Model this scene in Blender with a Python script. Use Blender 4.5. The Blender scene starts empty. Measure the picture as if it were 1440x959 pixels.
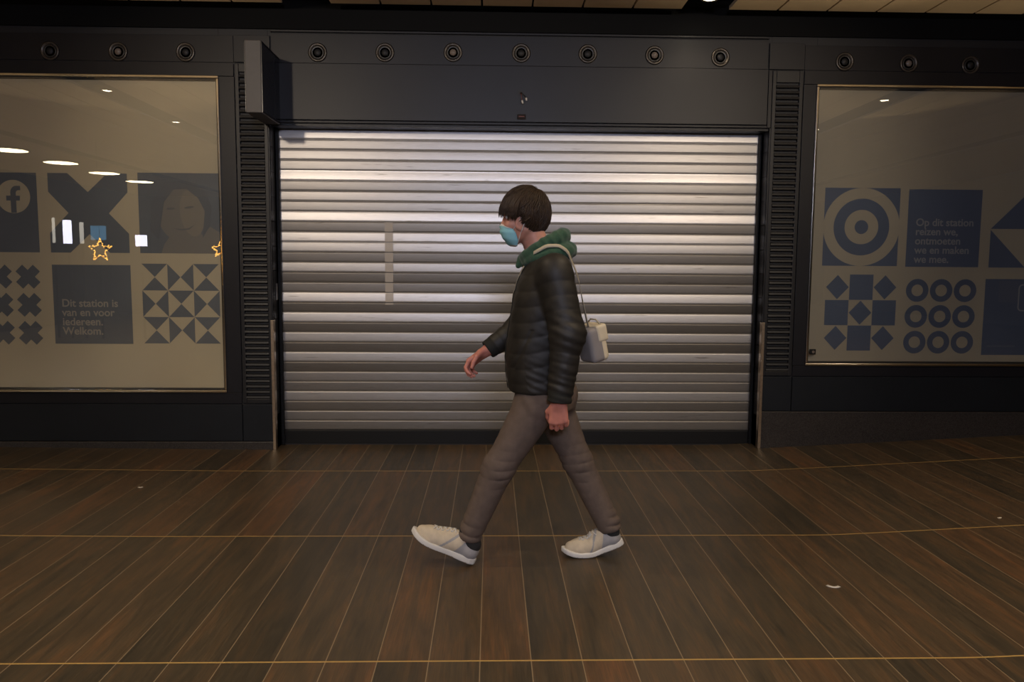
import bpy, bmesh, math, random
import numpy as np
from mathutils import Vector, Matrix, Euler
from mathutils.bvhtree import BVHTree
random.seed(7); rng = np.random.default_rng(7)
PI = math.pi
scene = bpy.context.scene
COL = scene.collection

# ------------------------------------------------------------------ helpers
def tag(o, label=None, cat=None, group=None, kind=None):
    if label: o['label'] = label
    if cat: o['category'] = cat
    if group: o['group'] = group
    if kind: o['kind'] = kind
    return o

def empty(name, loc=(0, 0, 0)):
    o = bpy.data.objects.new(name, None); COL.objects.link(o)
    o.location = loc; o.empty_display_size = .1
    return o

def link_mesh(name, me, mats, parent=None, smooth=False):
    if not isinstance(mats, (list, tuple)): mats = [mats]
    for m in mats: me.materials.append(m)
    o = bpy.data.objects.new(name, me); COL.objects.link(o)
    if smooth:
        me.polygons.foreach_set('use_smooth', [True]*len(me.polygons))
    if parent:
        o.parent = parent
        o.matrix_parent_inverse = Matrix.Translation(-Vector(parent.location))
    return o

class MB:
    """collects shapes, builds ONE mesh object (world coordinates)"""
    def __init__(s): s.bm = bmesh.new()
    def box(s, x0, x1, y0, y1, z0, z1, mi=0):
        v = [s.bm.verts.new(p) for p in [(x0,y0,z0),(x1,y0,z0),(x1,y1,z0),(x0,y1,z0),(x0,y0,z1),(x1,y0,z1),(x1,y1,z1),(x0,y1,z1)]]
        for f in [(0,1,2,3)[::-1],(4,5,6,7),(0,1,5,4),(1,2,6,5),(2,3,7,6),(3,0,4,7)]:
            fc = s.bm.faces.new([v[i] for i in f]); fc.material_index = mi
        return s
    def prism(s, pts, y0, y1, mi=0):
        """polygon in x,z (counter-clockwise seen from -Y) extruded y0..y1"""
        a = [s.bm.verts.new((x, y0, z)) for x, z in pts]; b = [s.bm.verts.new((x, y1, z)) for x, z in pts]
        f = s.bm.faces.new(a); f.material_index = mi
        f = s.bm.faces.new(b[::-1]); f.material_index = mi
        n = len(pts)
        for i in range(n):
            f = s.bm.faces.new([a[i], b[i], b[(i+1) % n], a[(i+1) % n]]); f.material_index = mi
        return s
    def ring(s, cx, cz, ro, ri, y0, y1, n=40, mi=0):
        def circ(r, y): return [s.bm.verts.new((cx+r*math.cos(2*PI*i/n), y, cz+r*math.sin(2*PI*i/n))) for i in range(n)]
        ao, ai, bo, bi = circ(ro, y0), circ(ri, y0), circ(ro, y1), circ(ri, y1)
        for i in range(n):
            j = (i+1) % n
            for q in ((ao[i],ao[j],ai[j],ai[i]), (bo[i],bi[i],bi[j],bo[j]), (ao[i],bo[i],bo[j],ao[j]), (ai[i],ai[j],bi[j],bi[i])):
                f = s.bm.faces.new(q); f.material_index = mi
        return s
    def lathe(s, prof, origin=(0,0,0), axis='y', n=32, mi=0):
        """prof = [(r, h)], revolved about axis"""
        rings = []
        for r, h in prof:
            ring = []
            for i in range(n):
                a = 2*PI*i/n; c, sn = r*math.cos(a), r*math.sin(a)
                p = (c, h, sn) if axis == 'y' else (c, sn, h)
                ring.append(s.bm.verts.new((origin[0]+p[0], origin[1]+p[1], origin[2]+p[2])))
            rings.append(ring)
        for a, b in zip(rings, rings[1:]):
            for i in range(n):
                f = s.bm.faces.new((a[i], a[(i+1) % n], b[(i+1) % n], b[i])); f.material_index = mi; f.smooth = True
        for k in (0, -1):
            if prof[k][0] > 1e-4:
                f = s.bm.faces.new(rings[k]); f.material_index = mi
        return s
    def tube(s, pts, r, n=8, mi=0, r1=None):
        pts = [Vector(p) for p in pts]; rings = []
        up = Vector((0.13, 0.21, 1)).normalized()
        for i, p in enumerate(pts):
            t = (pts[min(i+1, len(pts)-1)]-pts[max(i-1, 0)]).normalized()
            u = t.cross(up)
            if u.length < 1e-3: u = t.cross(Vector((1, 0, 0)))
            u.normalize(); w = t.cross(u)
            rr = r if r1 is None else r+(r1-r)*i/(len(pts)-1)
            rings.append([s.bm.verts.new(p+rr*(math.cos(2*PI*k/n)*u+math.sin(2*PI*k/n)*w)) for k in range(n)])
        for a, b in zip(rings, rings[1:]):
            for k in range(n):
                f = s.bm.faces.new((a[k], a[(k+1) % n], b[(k+1) % n], b[k])); f.material_index = mi; f.smooth = True
        for q in (rings[0][::-1], rings[-1]):
            f = s.bm.faces.new(q); f.material_index = mi
        return s
    def ribbon(s, pts, normals, w, t, mi=0):
        """flat strap through pts: width w across, thickness t along normals"""
        rows = []
        for i, p in enumerate(pts):
            p = Vector(p); n = Vector(normals[i]).normalized()
            tg = (Vector(pts[min(i+1, len(pts)-1)])-Vector(pts[max(i-1, 0)])).normalized()
            sd = tg.cross(n).normalized()*w/2
            rows.append([s.bm.verts.new(q) for q in (p-sd, p+sd, p+sd+n*t, p-sd+n*t)])
        for a, b in zip(rows, rows[1:]):
            for k in range(4):
                f = s.bm.faces.new((a[k], a[(k+1) % 4], b[(k+1) % 4], b[k])); f.material_index = mi; f.smooth = True
        s.bm.faces.new(rows[0][::-1]).material_index = mi; s.bm.faces.new(rows[-1]).material_index = mi
        return s
    def sphere(s, c, r, mi=0, seg=12, sc=(1,1,1)):
        m = Matrix.Translation(c) @ Matrix.Diagonal((r*sc[0], r*sc[1], r*sc[2], 1))
        g = bmesh.ops.create_uvsphere(s.bm, u_segments=seg, v_segments=max(6, seg//2), radius=1, matrix=m)
        for v in g['verts']:
            for f in v.link_faces: f.material_index = mi; f.smooth = True
        return s
    def build(s, name, mats, parent=None, smooth=False, bevel=0):
        bmesh.ops.recalc_face_normals(s.bm, faces=s.bm.faces[:])
        me = bpy.data.meshes.new(name); s.bm.to_mesh(me); s.bm.free()
        o = link_mesh(name, me, mats, parent, smooth)
        if bevel:
            b = o.modifiers.new('Bevel', 'BEVEL'); b.width = bevel; b.segments = 2; b.limit_method = 'ANGLE'
        return o

def copy_tree(o, parent=None):
    c = o.copy(); COL.objects.link(c)
    if parent: c.parent = parent
    for ch in list(o.children): copy_tree(ch, c)
    return c

# ------------------------------------------------------------------ materials
def new_mat(name):
    m = bpy.data.materials.new(name); m.use_nodes = True
    nt = m.node_tree; b = nt.nodes['Principled BSDF']
    return m, nt, b

def N(nt, t, **kw):
    n = nt.nodes.new(t)
    for k, v in kw.items():
        if k.startswith('i_'): n.inputs[k[2:].replace('_', ' ')].default_value = v
        else: setattr(n, k, v)
    return n

def simple(name, col, rough=.5, metal=0, noise=0, nscale=20, bump=0, bscale=200, spec=None, emit=None, sheen=0, sss=0, stretch=None):
    m, nt, b = new_mat(name); L = nt.links
    b.inputs['Base Color'].default_value = (*col, 1); b.inputs['Roughness'].default_value = rough; b.inputs['Metallic'].default_value = metal
    if spec is not None: b.inputs['Specular IOR Level'].default_value = spec
    if sheen: b.inputs['Sheen Weight'].default_value = sheen
    if sss:
        b.inputs['Subsurface Weight'].default_value = sss; b.inputs['Subsurface Radius'].default_value = (.012, .004, .002); b.inputs['Subsurface Scale'].default_value = 1
    tc = N(nt, 'ShaderNodeTexCoord')
    src = tc.outputs['Object']
    if stretch:
        mp = N(nt, 'ShaderNodeMapping'); mp.inputs['Scale'].default_value = stretch; L.new(src, mp.inputs['Vector']); src = mp.outputs['Vector']
    if noise:
        n = N(nt, 'ShaderNodeTexNoise'); n.inputs['Scale'].default_value = nscale; n.inputs['Detail'].default_value = 4; L.new(src, n.inputs['Vector'])
        r = N(nt, 'ShaderNodeValToRGB'); r.color_ramp.elements[0].position = .3; r.color_ramp.elements[1].position = .7
        r.color_ramp.elements[0].color = (*[c*(1-noise) for c in col], 1); r.color_ramp.elements[1].color = (*[min(1, c*(1+noise)) for c in col], 1)
        L.new(n.outputs['Fac'], r.inputs['Fac']); L.new(r.outputs['Color'], b.inputs['Base Color'])
    if bump:
        n2 = N(nt, 'ShaderNodeTexNoise'); n2.inputs['Scale'].default_value = bscale; n2.inputs['Detail'].default_value = 3; L.new(src, n2.inputs['Vector'])
        bp = N(nt, 'ShaderNodeBump'); bp.inputs['Strength'].default_value = bump; bp.inputs['Distance'].default_value = .002
        L.new(n2.outputs['Fac'], bp.inputs['Height']); L.new(bp.outputs['Normal'], b.inputs['Normal'])
    if emit:
        b.inputs['Emission Color'].default_value = (*emit[0], 1); b.inputs['Emission Strength'].default_value = emit[1]
    return m

M = {}
M['panel'] = simple('dark_blue_panel', (.0085, .0086, .0112), .42, spec=.3, noise=.12, nscale=3, bump=.03, bscale=300)
M['panel_low'] = simple('dark_lower_panel', (.008, .010, .013), .45, spec=.3, noise=.12, nscale=4)
M['black'] = simple('black_gap', (.006, .006, .007), .6)
M['fascia'] = simple('black_fascia', (.004, .004, .004), .7, spec=.1)
M['jamb'] = simple('dark_jamb', (.008, .008, .010), .4, spec=.3)
M['vent'] = simple('vent_metal', (.012, .012, .013), .42, spec=.35)
M['chrome'] = simple('window_chrome', (.62, .58, .50), .16, 1)
M['guard'] = simple('brushed_guard', (.68, .56, .42), .3, 1, noise=.1, nscale=60)
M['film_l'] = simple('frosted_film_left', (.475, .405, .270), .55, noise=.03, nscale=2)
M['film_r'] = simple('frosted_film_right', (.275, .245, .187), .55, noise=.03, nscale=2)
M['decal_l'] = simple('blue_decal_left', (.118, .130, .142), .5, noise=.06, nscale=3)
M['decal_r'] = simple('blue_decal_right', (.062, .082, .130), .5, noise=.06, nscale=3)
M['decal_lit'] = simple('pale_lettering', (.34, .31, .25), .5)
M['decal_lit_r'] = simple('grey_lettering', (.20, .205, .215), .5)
M['granite'] = simple('granite', (.030, .026, .024), .35, noise=.75, nscale=170, bump=.02)
M['sign'] = simple('sign_housing', (.058, .052, .049), .5, noise=.05, nscale=30)
M['sign_face'] = simple('sign_face', (.012, .012, .016), .25)
M['spot_ring'] = simple('spot_ring', (.075, .065, .055), .35, .6)
M['spot_in'] = simple('spot_inside', (.02, .018, .016), .4)
M['bulb'] = simple('unlit_bulb', (.16, .13, .11), .25)
M['rubber'] = simple('black_bar', (.006, .006, .006), .5, spec=.25)
M['ceil'] = simple('ceiling_panel', (.80, .64, .41), .7, noise=.06, nscale=5, emit=((.50, .37, .20), .0))
M['white'] = simple('white_plastic', (.6, .58, .54), .5)
M['red'] = simple('red_wire', (.16, .04, .025), .5)
M['badge'] = simple('brown_badge', (.010, .004, .003), .6, spec=.2)
M['lampface'] = simple('lamp_face', (.9, .85, .75), .5, emit=((1, .86, .62), 26))
M['disc'] = simple('disc_lamp', (.9, .85, .75), .5, emit=((1, .83, .55), 22))
M['led'] = simple('led_wire', (.9, .5, .1), .5, emit=((1, .50, .08), 14))
M['screen'] = simple('lit_screen', (.8, .8, .9), .5, emit=((.80, .80, 1), 13))
M['screen_dim'] = simple('dim_screen', (.6, .58, .55), .5, emit=((.9, .85, .75), 3.5))
M['screen_blue'] = simple('blue_screen', (.1, .3, .5), .5, emit=((.12, .35, .6), 2.5))
M['tape'] = simple('tape', (.70, .62, .50), .6)
M['hallwall'] = simple('hall_wall', (.06, .05, .045), .7)

# glass: thin pane, mostly clear with a mirror sheen
m, nt, b = new_mat('shop_glass'); nt.nodes.remove(b); L = nt.links
out = nt.nodes['Material Output']
tr = N(nt, 'ShaderNodeBsdfTransparent'); tr.inputs['Color'].default_value = (.96, .97, .96, 1)
gl = N(nt, 'ShaderNodeBsdfGlossy'); gl.inputs['Roughness'].default_value = .0
lw = N(nt, 'ShaderNodeLayerWeight'); lw.inputs['Blend'].default_value = .5
pw = N(nt, 'ShaderNodeMath', operation='POWER'); pw.inputs[1].default_value = 5; L.new(lw.outputs['Facing'], pw.inputs[0])
ma = N(nt, 'ShaderNodeMath', operation='MULTIPLY_ADD'); ma.inputs[1].default_value = .90; ma.inputs[2].default_value = .105; L.new(pw.outputs[0], ma.inputs[0])
mx = N(nt, 'ShaderNodeMixShader'); L.new(ma.outputs[0], mx.inputs['Fac']); L.new(tr.outputs[0], mx.inputs[1]); L.new(gl.outputs[0], mx.inputs[2]); L.new(mx.outputs[0], out.inputs['Surface'])
M['glass'] = m

# shutter metal: slats carry a 'finish' attribute (each slat's reflected light painted into its colour)
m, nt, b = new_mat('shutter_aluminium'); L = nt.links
at = N(nt, 'ShaderNodeAttribute'); at.attribute_name = 'reflect_tone'
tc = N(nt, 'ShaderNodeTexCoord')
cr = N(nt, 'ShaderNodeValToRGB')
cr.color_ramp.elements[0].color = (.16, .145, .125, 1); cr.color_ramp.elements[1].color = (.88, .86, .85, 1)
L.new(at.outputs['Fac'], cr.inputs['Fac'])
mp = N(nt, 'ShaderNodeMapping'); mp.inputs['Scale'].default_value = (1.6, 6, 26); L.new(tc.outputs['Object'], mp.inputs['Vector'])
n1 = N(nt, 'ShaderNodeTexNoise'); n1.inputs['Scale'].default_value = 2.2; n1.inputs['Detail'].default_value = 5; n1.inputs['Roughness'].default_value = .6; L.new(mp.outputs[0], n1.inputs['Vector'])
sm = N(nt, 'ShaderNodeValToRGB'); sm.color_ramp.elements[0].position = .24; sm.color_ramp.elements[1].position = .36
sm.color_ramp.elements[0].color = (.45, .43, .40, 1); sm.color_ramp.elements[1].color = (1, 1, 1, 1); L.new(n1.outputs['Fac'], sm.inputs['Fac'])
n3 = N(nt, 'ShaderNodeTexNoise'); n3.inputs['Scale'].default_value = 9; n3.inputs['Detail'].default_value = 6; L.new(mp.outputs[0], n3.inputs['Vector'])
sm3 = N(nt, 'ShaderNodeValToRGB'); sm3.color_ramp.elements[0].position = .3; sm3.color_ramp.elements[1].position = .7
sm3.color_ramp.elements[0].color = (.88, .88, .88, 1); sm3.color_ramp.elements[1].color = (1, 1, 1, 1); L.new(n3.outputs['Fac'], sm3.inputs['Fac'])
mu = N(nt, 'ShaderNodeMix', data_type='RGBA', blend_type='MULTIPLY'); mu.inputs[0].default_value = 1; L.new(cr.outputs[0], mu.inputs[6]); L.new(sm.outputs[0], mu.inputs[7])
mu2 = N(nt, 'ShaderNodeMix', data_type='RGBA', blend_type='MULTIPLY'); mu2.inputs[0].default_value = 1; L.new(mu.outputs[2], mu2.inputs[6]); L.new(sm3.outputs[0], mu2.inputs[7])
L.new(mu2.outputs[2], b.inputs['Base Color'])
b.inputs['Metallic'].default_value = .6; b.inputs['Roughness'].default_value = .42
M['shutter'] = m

# floor: wood-look plank tiles, stack bond, brass-coloured cross joints
PW, PX0 = .1747, -1.606
m, nt, b = new_mat('plank_tile_floor'); L = nt.links
tc = N(nt, 'ShaderNodeTexCoord'); sp = N(nt, 'ShaderNodeSeparateXYZ'); L.new(tc.outputs['Object'], sp.inputs[0])
def mth(op, a, bb=None, clamp=False):
    n = N(nt, 'ShaderNodeMath', operation=op); n.use_clamp = clamp
    for i, v in enumerate((a, bb)):
        if v is None: continue
        if isinstance(v, (int, float)): n.inputs[i].default_value = v
        else: L.new(v, n.inputs[i])
    return n.outputs[0]
ux = mth('DIVIDE', mth('SUBTRACT', sp.outputs['X'], PX0), PW)
uy = mth('DIVIDE', mth('ADD', sp.outputs['Y'], 3.0888), 1.2440)
ix, iy = mth('FLOOR', ux), mth('FLOOR', uy)
fx, fy = mth('SUBTRACT', ux, ix), mth('SUBTRACT', uy, iy)
cb = N(nt, 'ShaderNodeCombineXYZ'); L.new(ix, cb.inputs[0]); L.new(iy, cb.inputs[1])
wn = N(nt, 'ShaderNodeTexWhiteNoise', noise_dimensions='3D'); L.new(cb.outputs[0], wn.inputs['Vector'])
off = N(nt, 'ShaderNodeVectorMath', operation='SCALE'); off.inputs[3].default_value = 37; L.new(wn.outputs['Color'], off.inputs[0])
add = N(nt, 'ShaderNodeVectorMath', operation='ADD'); L.new(tc.outputs['Object'], add.inputs[0]); L.new(off.outputs[0], add.inputs[1])
mp = N(nt, 'ShaderNodeMapping'); mp.inputs['Scale'].default_value = (9, .9, 1); L.new(add.outputs[0], mp.inputs['Vector'])
gn = N(nt, 'ShaderNodeTexNoise'); gn.inputs['Scale'].default_value = 2.2; gn.inputs['Detail'].default_value = 6; gn.inputs['Roughness'].default_value = .62; gn.inputs['Distortion'].default_value = .6; L.new(mp.outputs[0], gn.inputs['Vector'])
gr = N(nt, 'ShaderNodeValToRGB'); e = gr.color_ramp.elements
e[0].position = .28; e[0].color = (.050, .038, .025, 1); e[1].position = .80; e[1].color = (.150, .078, .035, 1)
x = e.new(.5); x.color = (.084, .058, .034, 1)
L.new(gn.outputs['Fac'], gr.inputs['Fac'])
mp2 = N(nt, 'ShaderNodeMapping'); mp2.inputs['Scale'].default_value = (70, 2.2, 1); L.new(add.outputs[0], mp2.inputs['Vector'])
fn = N(nt, 'ShaderNodeTexNoise'); fn.inputs['Scale'].default_value = 3; fn.inputs['Detail'].default_value = 4; L.new(mp2.outputs[0], fn.inputs['Vector'])
fr2 = N(nt, 'ShaderNodeValToRGB'); fr2.color_ramp.elements[0].color = (.7, .7, .7, 1); fr2.color_ramp.elements[1].color = (1.15, 1.15, 1.15, 1); fr2.color_ramp.elements[0].position = .3; fr2.color_ramp.elements[1].position = .7; L.new(fn.outputs['Fac'], fr2.inputs['Fac'])
mu = N(nt, 'ShaderNodeMix', data_type='RGBA', blend_type='MULTIPLY'); mu.inputs[0].default_value = 1; L.new(gr.outputs[0], mu.inputs[6]); L.new(fr2.outputs[0], mu.inputs[7])
tint = N(nt, 'ShaderNodeValToRGB'); e = tint.color_ramp.elements
e[0].color = (.62, .68, .70, 1); e[1].color = (1.28, 1.0, .80, 1); e[1].position = 1; x = e.new(.55); x.color = (.9, .92, .88, 1)
L.new(wn.outputs['Value'], tint.inputs['Fac'])
mu2 = N(nt, 'ShaderNodeMix', data_type='RGBA', blend_type='MULTIPLY'); mu2.inputs[0].default_value = 1; L.new(mu.outputs[2], mu2.inputs[6]); L.new(tint.outputs[0], mu2.inputs[7])
# joints
dx = mth('MULTIPLY', mth('MINIMUM', fx, mth('SUBTRACT', 1, fx)), PW)
dy = mth('MULTIPLY', mth('MINIMUM', fy, mth('SUBTRACT', 1, fy)), 1.2440)
jx = mth('LESS_THAN', dx, .0016); jy = mth('LESS_THAN', dy, .0042)
mj = N(nt, 'ShaderNodeMix', data_type='RGBA'); mj.inputs[7].default_value = (.24, .175, .105, 1); L.new(jx, mj.inputs[0]); L.new(mu2.outputs[2], mj.inputs[6])
mk = N(nt, 'ShaderNodeMix', data_type='RGBA'); mk.inputs[7].default_value = (.42, .27, .085, 1); L.new(jy, mk.inputs[0]); L.new(mj.outputs[2], mk.inputs[6])
L.new(mk.outputs[2], b.inputs['Base Color'])
rg = mth('ADD', .34, mth('MULTIPLY', fn.outputs['Fac'], .16)); L.new(rg, b.inputs['Roughness'])
hb = mth('SUBTRACT', mth('MULTIPLY', fn.outputs['Fac'], .3), mth('MULTIPLY', jx, .6))
bp = N(nt, 'ShaderNodeBump'); bp.inputs['Strength'].default_value = .12; bp.inputs['Distance'].default_value = .003; L.new(hb, bp.inputs['Height']); L.new(bp.outputs[0], b.inputs['Normal'])
b.inputs['Specular IOR Level'].default_value = .4
M['floor'] = m

# person materials
M['skin'] = simple('skin', (.62, .30, .215), .5, noise=.08, nscale=40, bump=.05, bscale=350, sss=.15)
M['hand'] = simple('skin_hand', (.60, .235, .175), .5, noise=.08, nscale=40, sss=.12)
M['hair'] = simple('hair', (.034, .0165, .006), .55, noise=.35, nscale=60)
M['eye_white'] = simple('eye_white', (.75, .72, .68), .2); M['iris'] = simple('iris', (.05, .03, .02), .15)
M['mask'] = simple('mask_blue', (.27, .60, .68), .7, bump=.1, bscale=500)
M['mask_edge'] = simple('mask_white', (.7, .7, .68), .7)
M['hood'] = simple('green_jersey', (.030, .085, .048), .9, noise=.2, nscale=90, bump=.35, bscale=450, sheen=.2)
M['jacket'] = simple('dark_olive_nylon', (.0175, .0155, .0125), .58, noise=.25, nscale=14, bump=.15, bscale=120)
M['cuff'] = simple('black_knit', (.012, .012, .009), .8)
M['trouser'] = simple('taupe_cotton', (.130, .095, .075), .85, noise=.12, nscale=30, bump=.25, bscale=420)
M['shoe'] = simple('shoe_beige', (.62, .53, .39), .75, noise=.08, nscale=40, bump=.2, bscale=500)
M['shoe_grey'] = simple('shoe_grey', (.36, .35, .35), .6, noise=.06, nscale=40)
M['sole'] = simple('sole_white', (.74, .72, .67), .5)
M['tread'] = simple('sole_under', (.35, .32, .28), .8)
M['bag'] = simple('bag_cream', (.78, .68, .48), .6, noise=.05, nscale=20, bump=.1)
M['bag_shade'] = simple('bag_grey_shade', (.30, .275, .26), .7, noise=.05, nscale=20)  # shade on the bag's side painted in as grey
M['strap'] = simple('strap_cream', (.50, .44, .32), .7, bump=.15, bscale=600)
M['sock'] = simple('sock', (.02, .02, .02), .9)

# ------------------------------------------------------------------ room shell
def floor_z(x):
    z = 0.0
    t = x-1.62
    if t > 0: z += .052*(t - .12*(1-math.exp(-t/.12)))
    t = -x-1.6
    if t > 0: z += .010*(t - .12*(1-math.exp(-t/.12)))
    return z
bm = bmesh.new(); xs = [-9, -7, -5]+[-4+.1*i for i in range(91)]+[6, 7.5, 9]; ys = [-15.5, -10, -6, -4, -3, -2, -1, 0, .36]
g = [[bm.verts.new((x, y, floor_z(x))) for x in xs] for y in ys]
for j in range(len(ys)-1):
    for i in range(len(xs)-1): bm.faces.new((g[j][i], g[j][i+1], g[j+1][i+1], g[j+1][i]))
me = bpy.data.meshes.new('floor'); bm.to_mesh(me); bm.free()
tag(link_mesh('floor', me, M['floor'], None, True), kind='structure')

XL, XR = -1.566, 1.978          # shutter opening
LW, RW = (-5.2, -1.906, .418, 2.643), (2.302, 5.4, .630, 2.640)   # windows x0 x1 z0 z1
B = MB()
# backing layers behind the panels (gaps read black)
bk = .05
def backing(x0, x1, z0, z1): B.box(x0, x1, .018, .40, z0, z1, 1)
def pan(x0, x1, z0, z1, y=0.0, mi=0, g=.003): B.box(x0+g, x1-g, y, y+.05, z0+g, z1-g, mi)
backing(-9, LW[0], 0, 3.4); backing(LW[1], XL, 0, 3.4); backing(LW[0], LW[1], 0, LW[2]); backing(LW[0], LW[1], LW[3], 3.4)
backing(XR, RW[0], 0, 3.4); backing(RW[1], 9, 0, 3.4); backing(RW[0], RW[1], 0, RW[2]); backing(RW[0], RW[1], RW[3], 3.4)
backing(XL, XR, 2.333, 3.4)
# left bay
pan(-9, -1.80, .060, .334, 0, 2); pan(-1.80, XL, .060, .334, 0, 2)
pan(-9, -1.80, .334, LW[2], .004); pan(-9, -1.80, LW[3], 2.738, .004); pan(LW[1], -1.80, LW[2], LW[3], .004, 0, 0); pan(-9, LW[0], LW[2], LW[3], .004, 0, 0)
pan(-9, -1.80, 2.738, 2.925, .012)
pan(-1.80, -1.545, 2.738, 2.925)
# right bay
pan(2.212, 9, .290, .548, 0, 2); pan(XR, 2.212, .290, .548, 0, 2)
pan(2.212, 9, .548, RW[2], .004); pan(2.212, 9, RW[3], 2.738, .004); pan(2.212, RW[0], RW[2], RW[3], .004, 0, 0); pan(RW[1], 9, RW[2], RW[3], .004, 0, 0)
pan(2.212, 9, 2.738, 2.915, .012)
pan(1.955, 2.212, 2.738, 2.925)
# header over the shutter
pan(-1.545, 1.955, 2.352, 2.741, -.004)
pan(-1.545, 1.955, 2.741, 2.945, .014)
pan(XL, -1.545, 2.333, 2.738); pan(1.955, XR+.008, 2.333, 2.738)
pan(-1.545, 1.955, 2.945, 2.965, -.006)
pan(XL, XR, 2.333, 2.352, .006)
wall = B.build('wall_back', [M['panel'], M['black'], M['panel_low']], bevel=.0015)
tag(wall, kind='structure')
B = MB(); B.box(-9, 9, .0, .06, 2.968, 3.4)
tag(B.build('trim_1', M['fascia']), kind='structure')
# opening returns and lintel
B = MB()
B.box(XL-.03, XL, .006, .36, 0, 2.333); B.box(XR, XR+.03, .006, .36, 0, 2.333)
for x, s in ((XL, 1), (XR, -1)):                                   # slotted reveal: small recessed joints
    for k in range(12):
        z = .25+k*.175
        B.box(min(x, x+s*.001), max(x, x+s*.001), .03, .13, z, z+.170)
tag(B.build('trim_2', M['jamb'], bevel=.001), kind='structure')
B = MB(); B.box(XL, XR, .03, .16, 2.318, 2.3335)
tag(B.build('trim_3', M['panel']), kind='structure')
# plinths
B = MB(); B.box(-9, XL-.002, -.008, .04, -.05, .058)
tag(B.build('baseboard_left', M['granite'], bevel=.003), kind='structure')
B = MB(); B.box(XR+.002, 9, -.008, .04, -.05, .288)
tag(B.build('baseboard_right', M['granite'], bevel=.003), kind='structure')
B = MB(); B.box(-9, 9, -15.6, -15.4, -.1, 3.6)
tag(B.build('wall_front', M['hallwall']), kind='structure')

# ceiling: strips along Y in fields of seven, open slots between fields
B = MB(); pitch, per = .3425, 2.71
for f in range(-3, 4):
    x0 = -1.100+per*f
    for k in range(7):
        B.box(x0+k*pitch+.007, x0+(k+1)*pitch-.007, -15.3, -.135, 3.10, 3.125)
tag(B.build('ceiling', M['ceil'], bevel=.002), kind='structure')
B = MB(); B.box(-9, 9, -15.4, .06, 3.36, 3.42)
tag(B.build('trim_4', M['fascia']), kind='structure')

# ------------------------------------------------------------------ windows
def window(name, box, film, y=.03):
    x0, x1, z0, z1 = box
    B = MB(); t = .018
    B.box(x0-t, x1+t, -.012, .02, z0-t, z0); B.box(x0-t, x1+t, -.012, .02, z1, z1+t)
    B.box(x0-t, x0, -.012, .02, z0, z1); B.box(x1, x1+t, -.012, .02, z0, z1)
    root = B.build(name, M['chrome'], bevel=.005); tag(root, kind='structure')
    MB().box(x0, x1, .034, .040, z0, z1).build('frosted_film', film, root)
    B = MB(); B.bm.faces.new([B.bm.verts.new(q) for q in ((x0, .009, z0), (x1, .009, z0), (x1, .009, z1), (x0, .009, z1))])
    B.build('pane', M['glass'], root)
    B = MB()
    for (a, b2, c, d) in ((x0, x1, z0, z0+.012), (x0, x1, z1-.012, z1), (x1-.008, x1, z0, z1), (x0, x0+.008, z0, z1)):
        B.box(a, b2, .010, .034, c, d)
    B.build('gasket', M['black'], root)
    return root
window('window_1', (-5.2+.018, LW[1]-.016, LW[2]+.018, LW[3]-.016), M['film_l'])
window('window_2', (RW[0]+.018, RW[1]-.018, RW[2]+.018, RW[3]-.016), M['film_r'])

# ------------------------------------------------------------------ decals on the film
YD = .0335
GL, GR = 'blue decals on the left window', 'blue decals on the right window'
def sq(x0, z0, w, h): return [(x0, z0), (x0+w, z0), (x0+w, z0+h), (x0, z0+h)]
def disc(cx, cz, r, n=48): return [(cx+r*math.cos(2*PI*i/n), cz+r*math.sin(2*PI*i/n)) for i in range(n)]
def ell2(cx, cz, a, b2, rot=0, n=40):
    c, s = math.cos(rot), math.sin(rot)
    return [(cx+a*math.cos(2*PI*i/n)*c-b2*math.sin(2*PI*i/n)*s, cz+a*math.cos(2*PI*i/n)*s+b2*math.sin(2*PI*i/n)*c) for i in range(n)]
def decal(polys, mat, label, group, name='window_decal'):
    B = MB()
    for p in polys: B.prism(p, YD-.0006, YD)
    return tag(B.build(name, mat), label, 'window decal', group)
def layer(name, polys, mat, parent, lvl=1):
    B = MB()
    for p in polys: B.prism(p, YD-.0006*(lvl+1), YD-.0006*lvl-.0001)
    return B.build(name, mat, parent)
def lettering(lines, x, z, size, mat, parent, step, lvl=1):
    for k, ln in enumerate(lines):
        cu = bpy.data.curves.new('text_line', 'FONT'); cu.body = ln; cu.size = size
        cu.offset = size*.018; cu.extrude = .0003
        t = bpy.data.objects.new('text_tmp', cu); COL.objects.link(t); bpy.context.view_layer.update()
        me = bpy.data.meshes.new_from_object(t.evaluated_get(bpy.context.evaluated_depsgraph_get())); bpy.data.objects.remove(t)
        me.transform(Matrix.Translation((x, YD-.0006*lvl-.0006, z-k*step)) @ Matrix.Rotation(PI/2, 4, 'X'))
        me.materials.clear(); me.name = 'text_line'
        link_mesh('text_line', me, mat, parent)
TL, R1, R2 = .557, 1.416, .768
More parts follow.
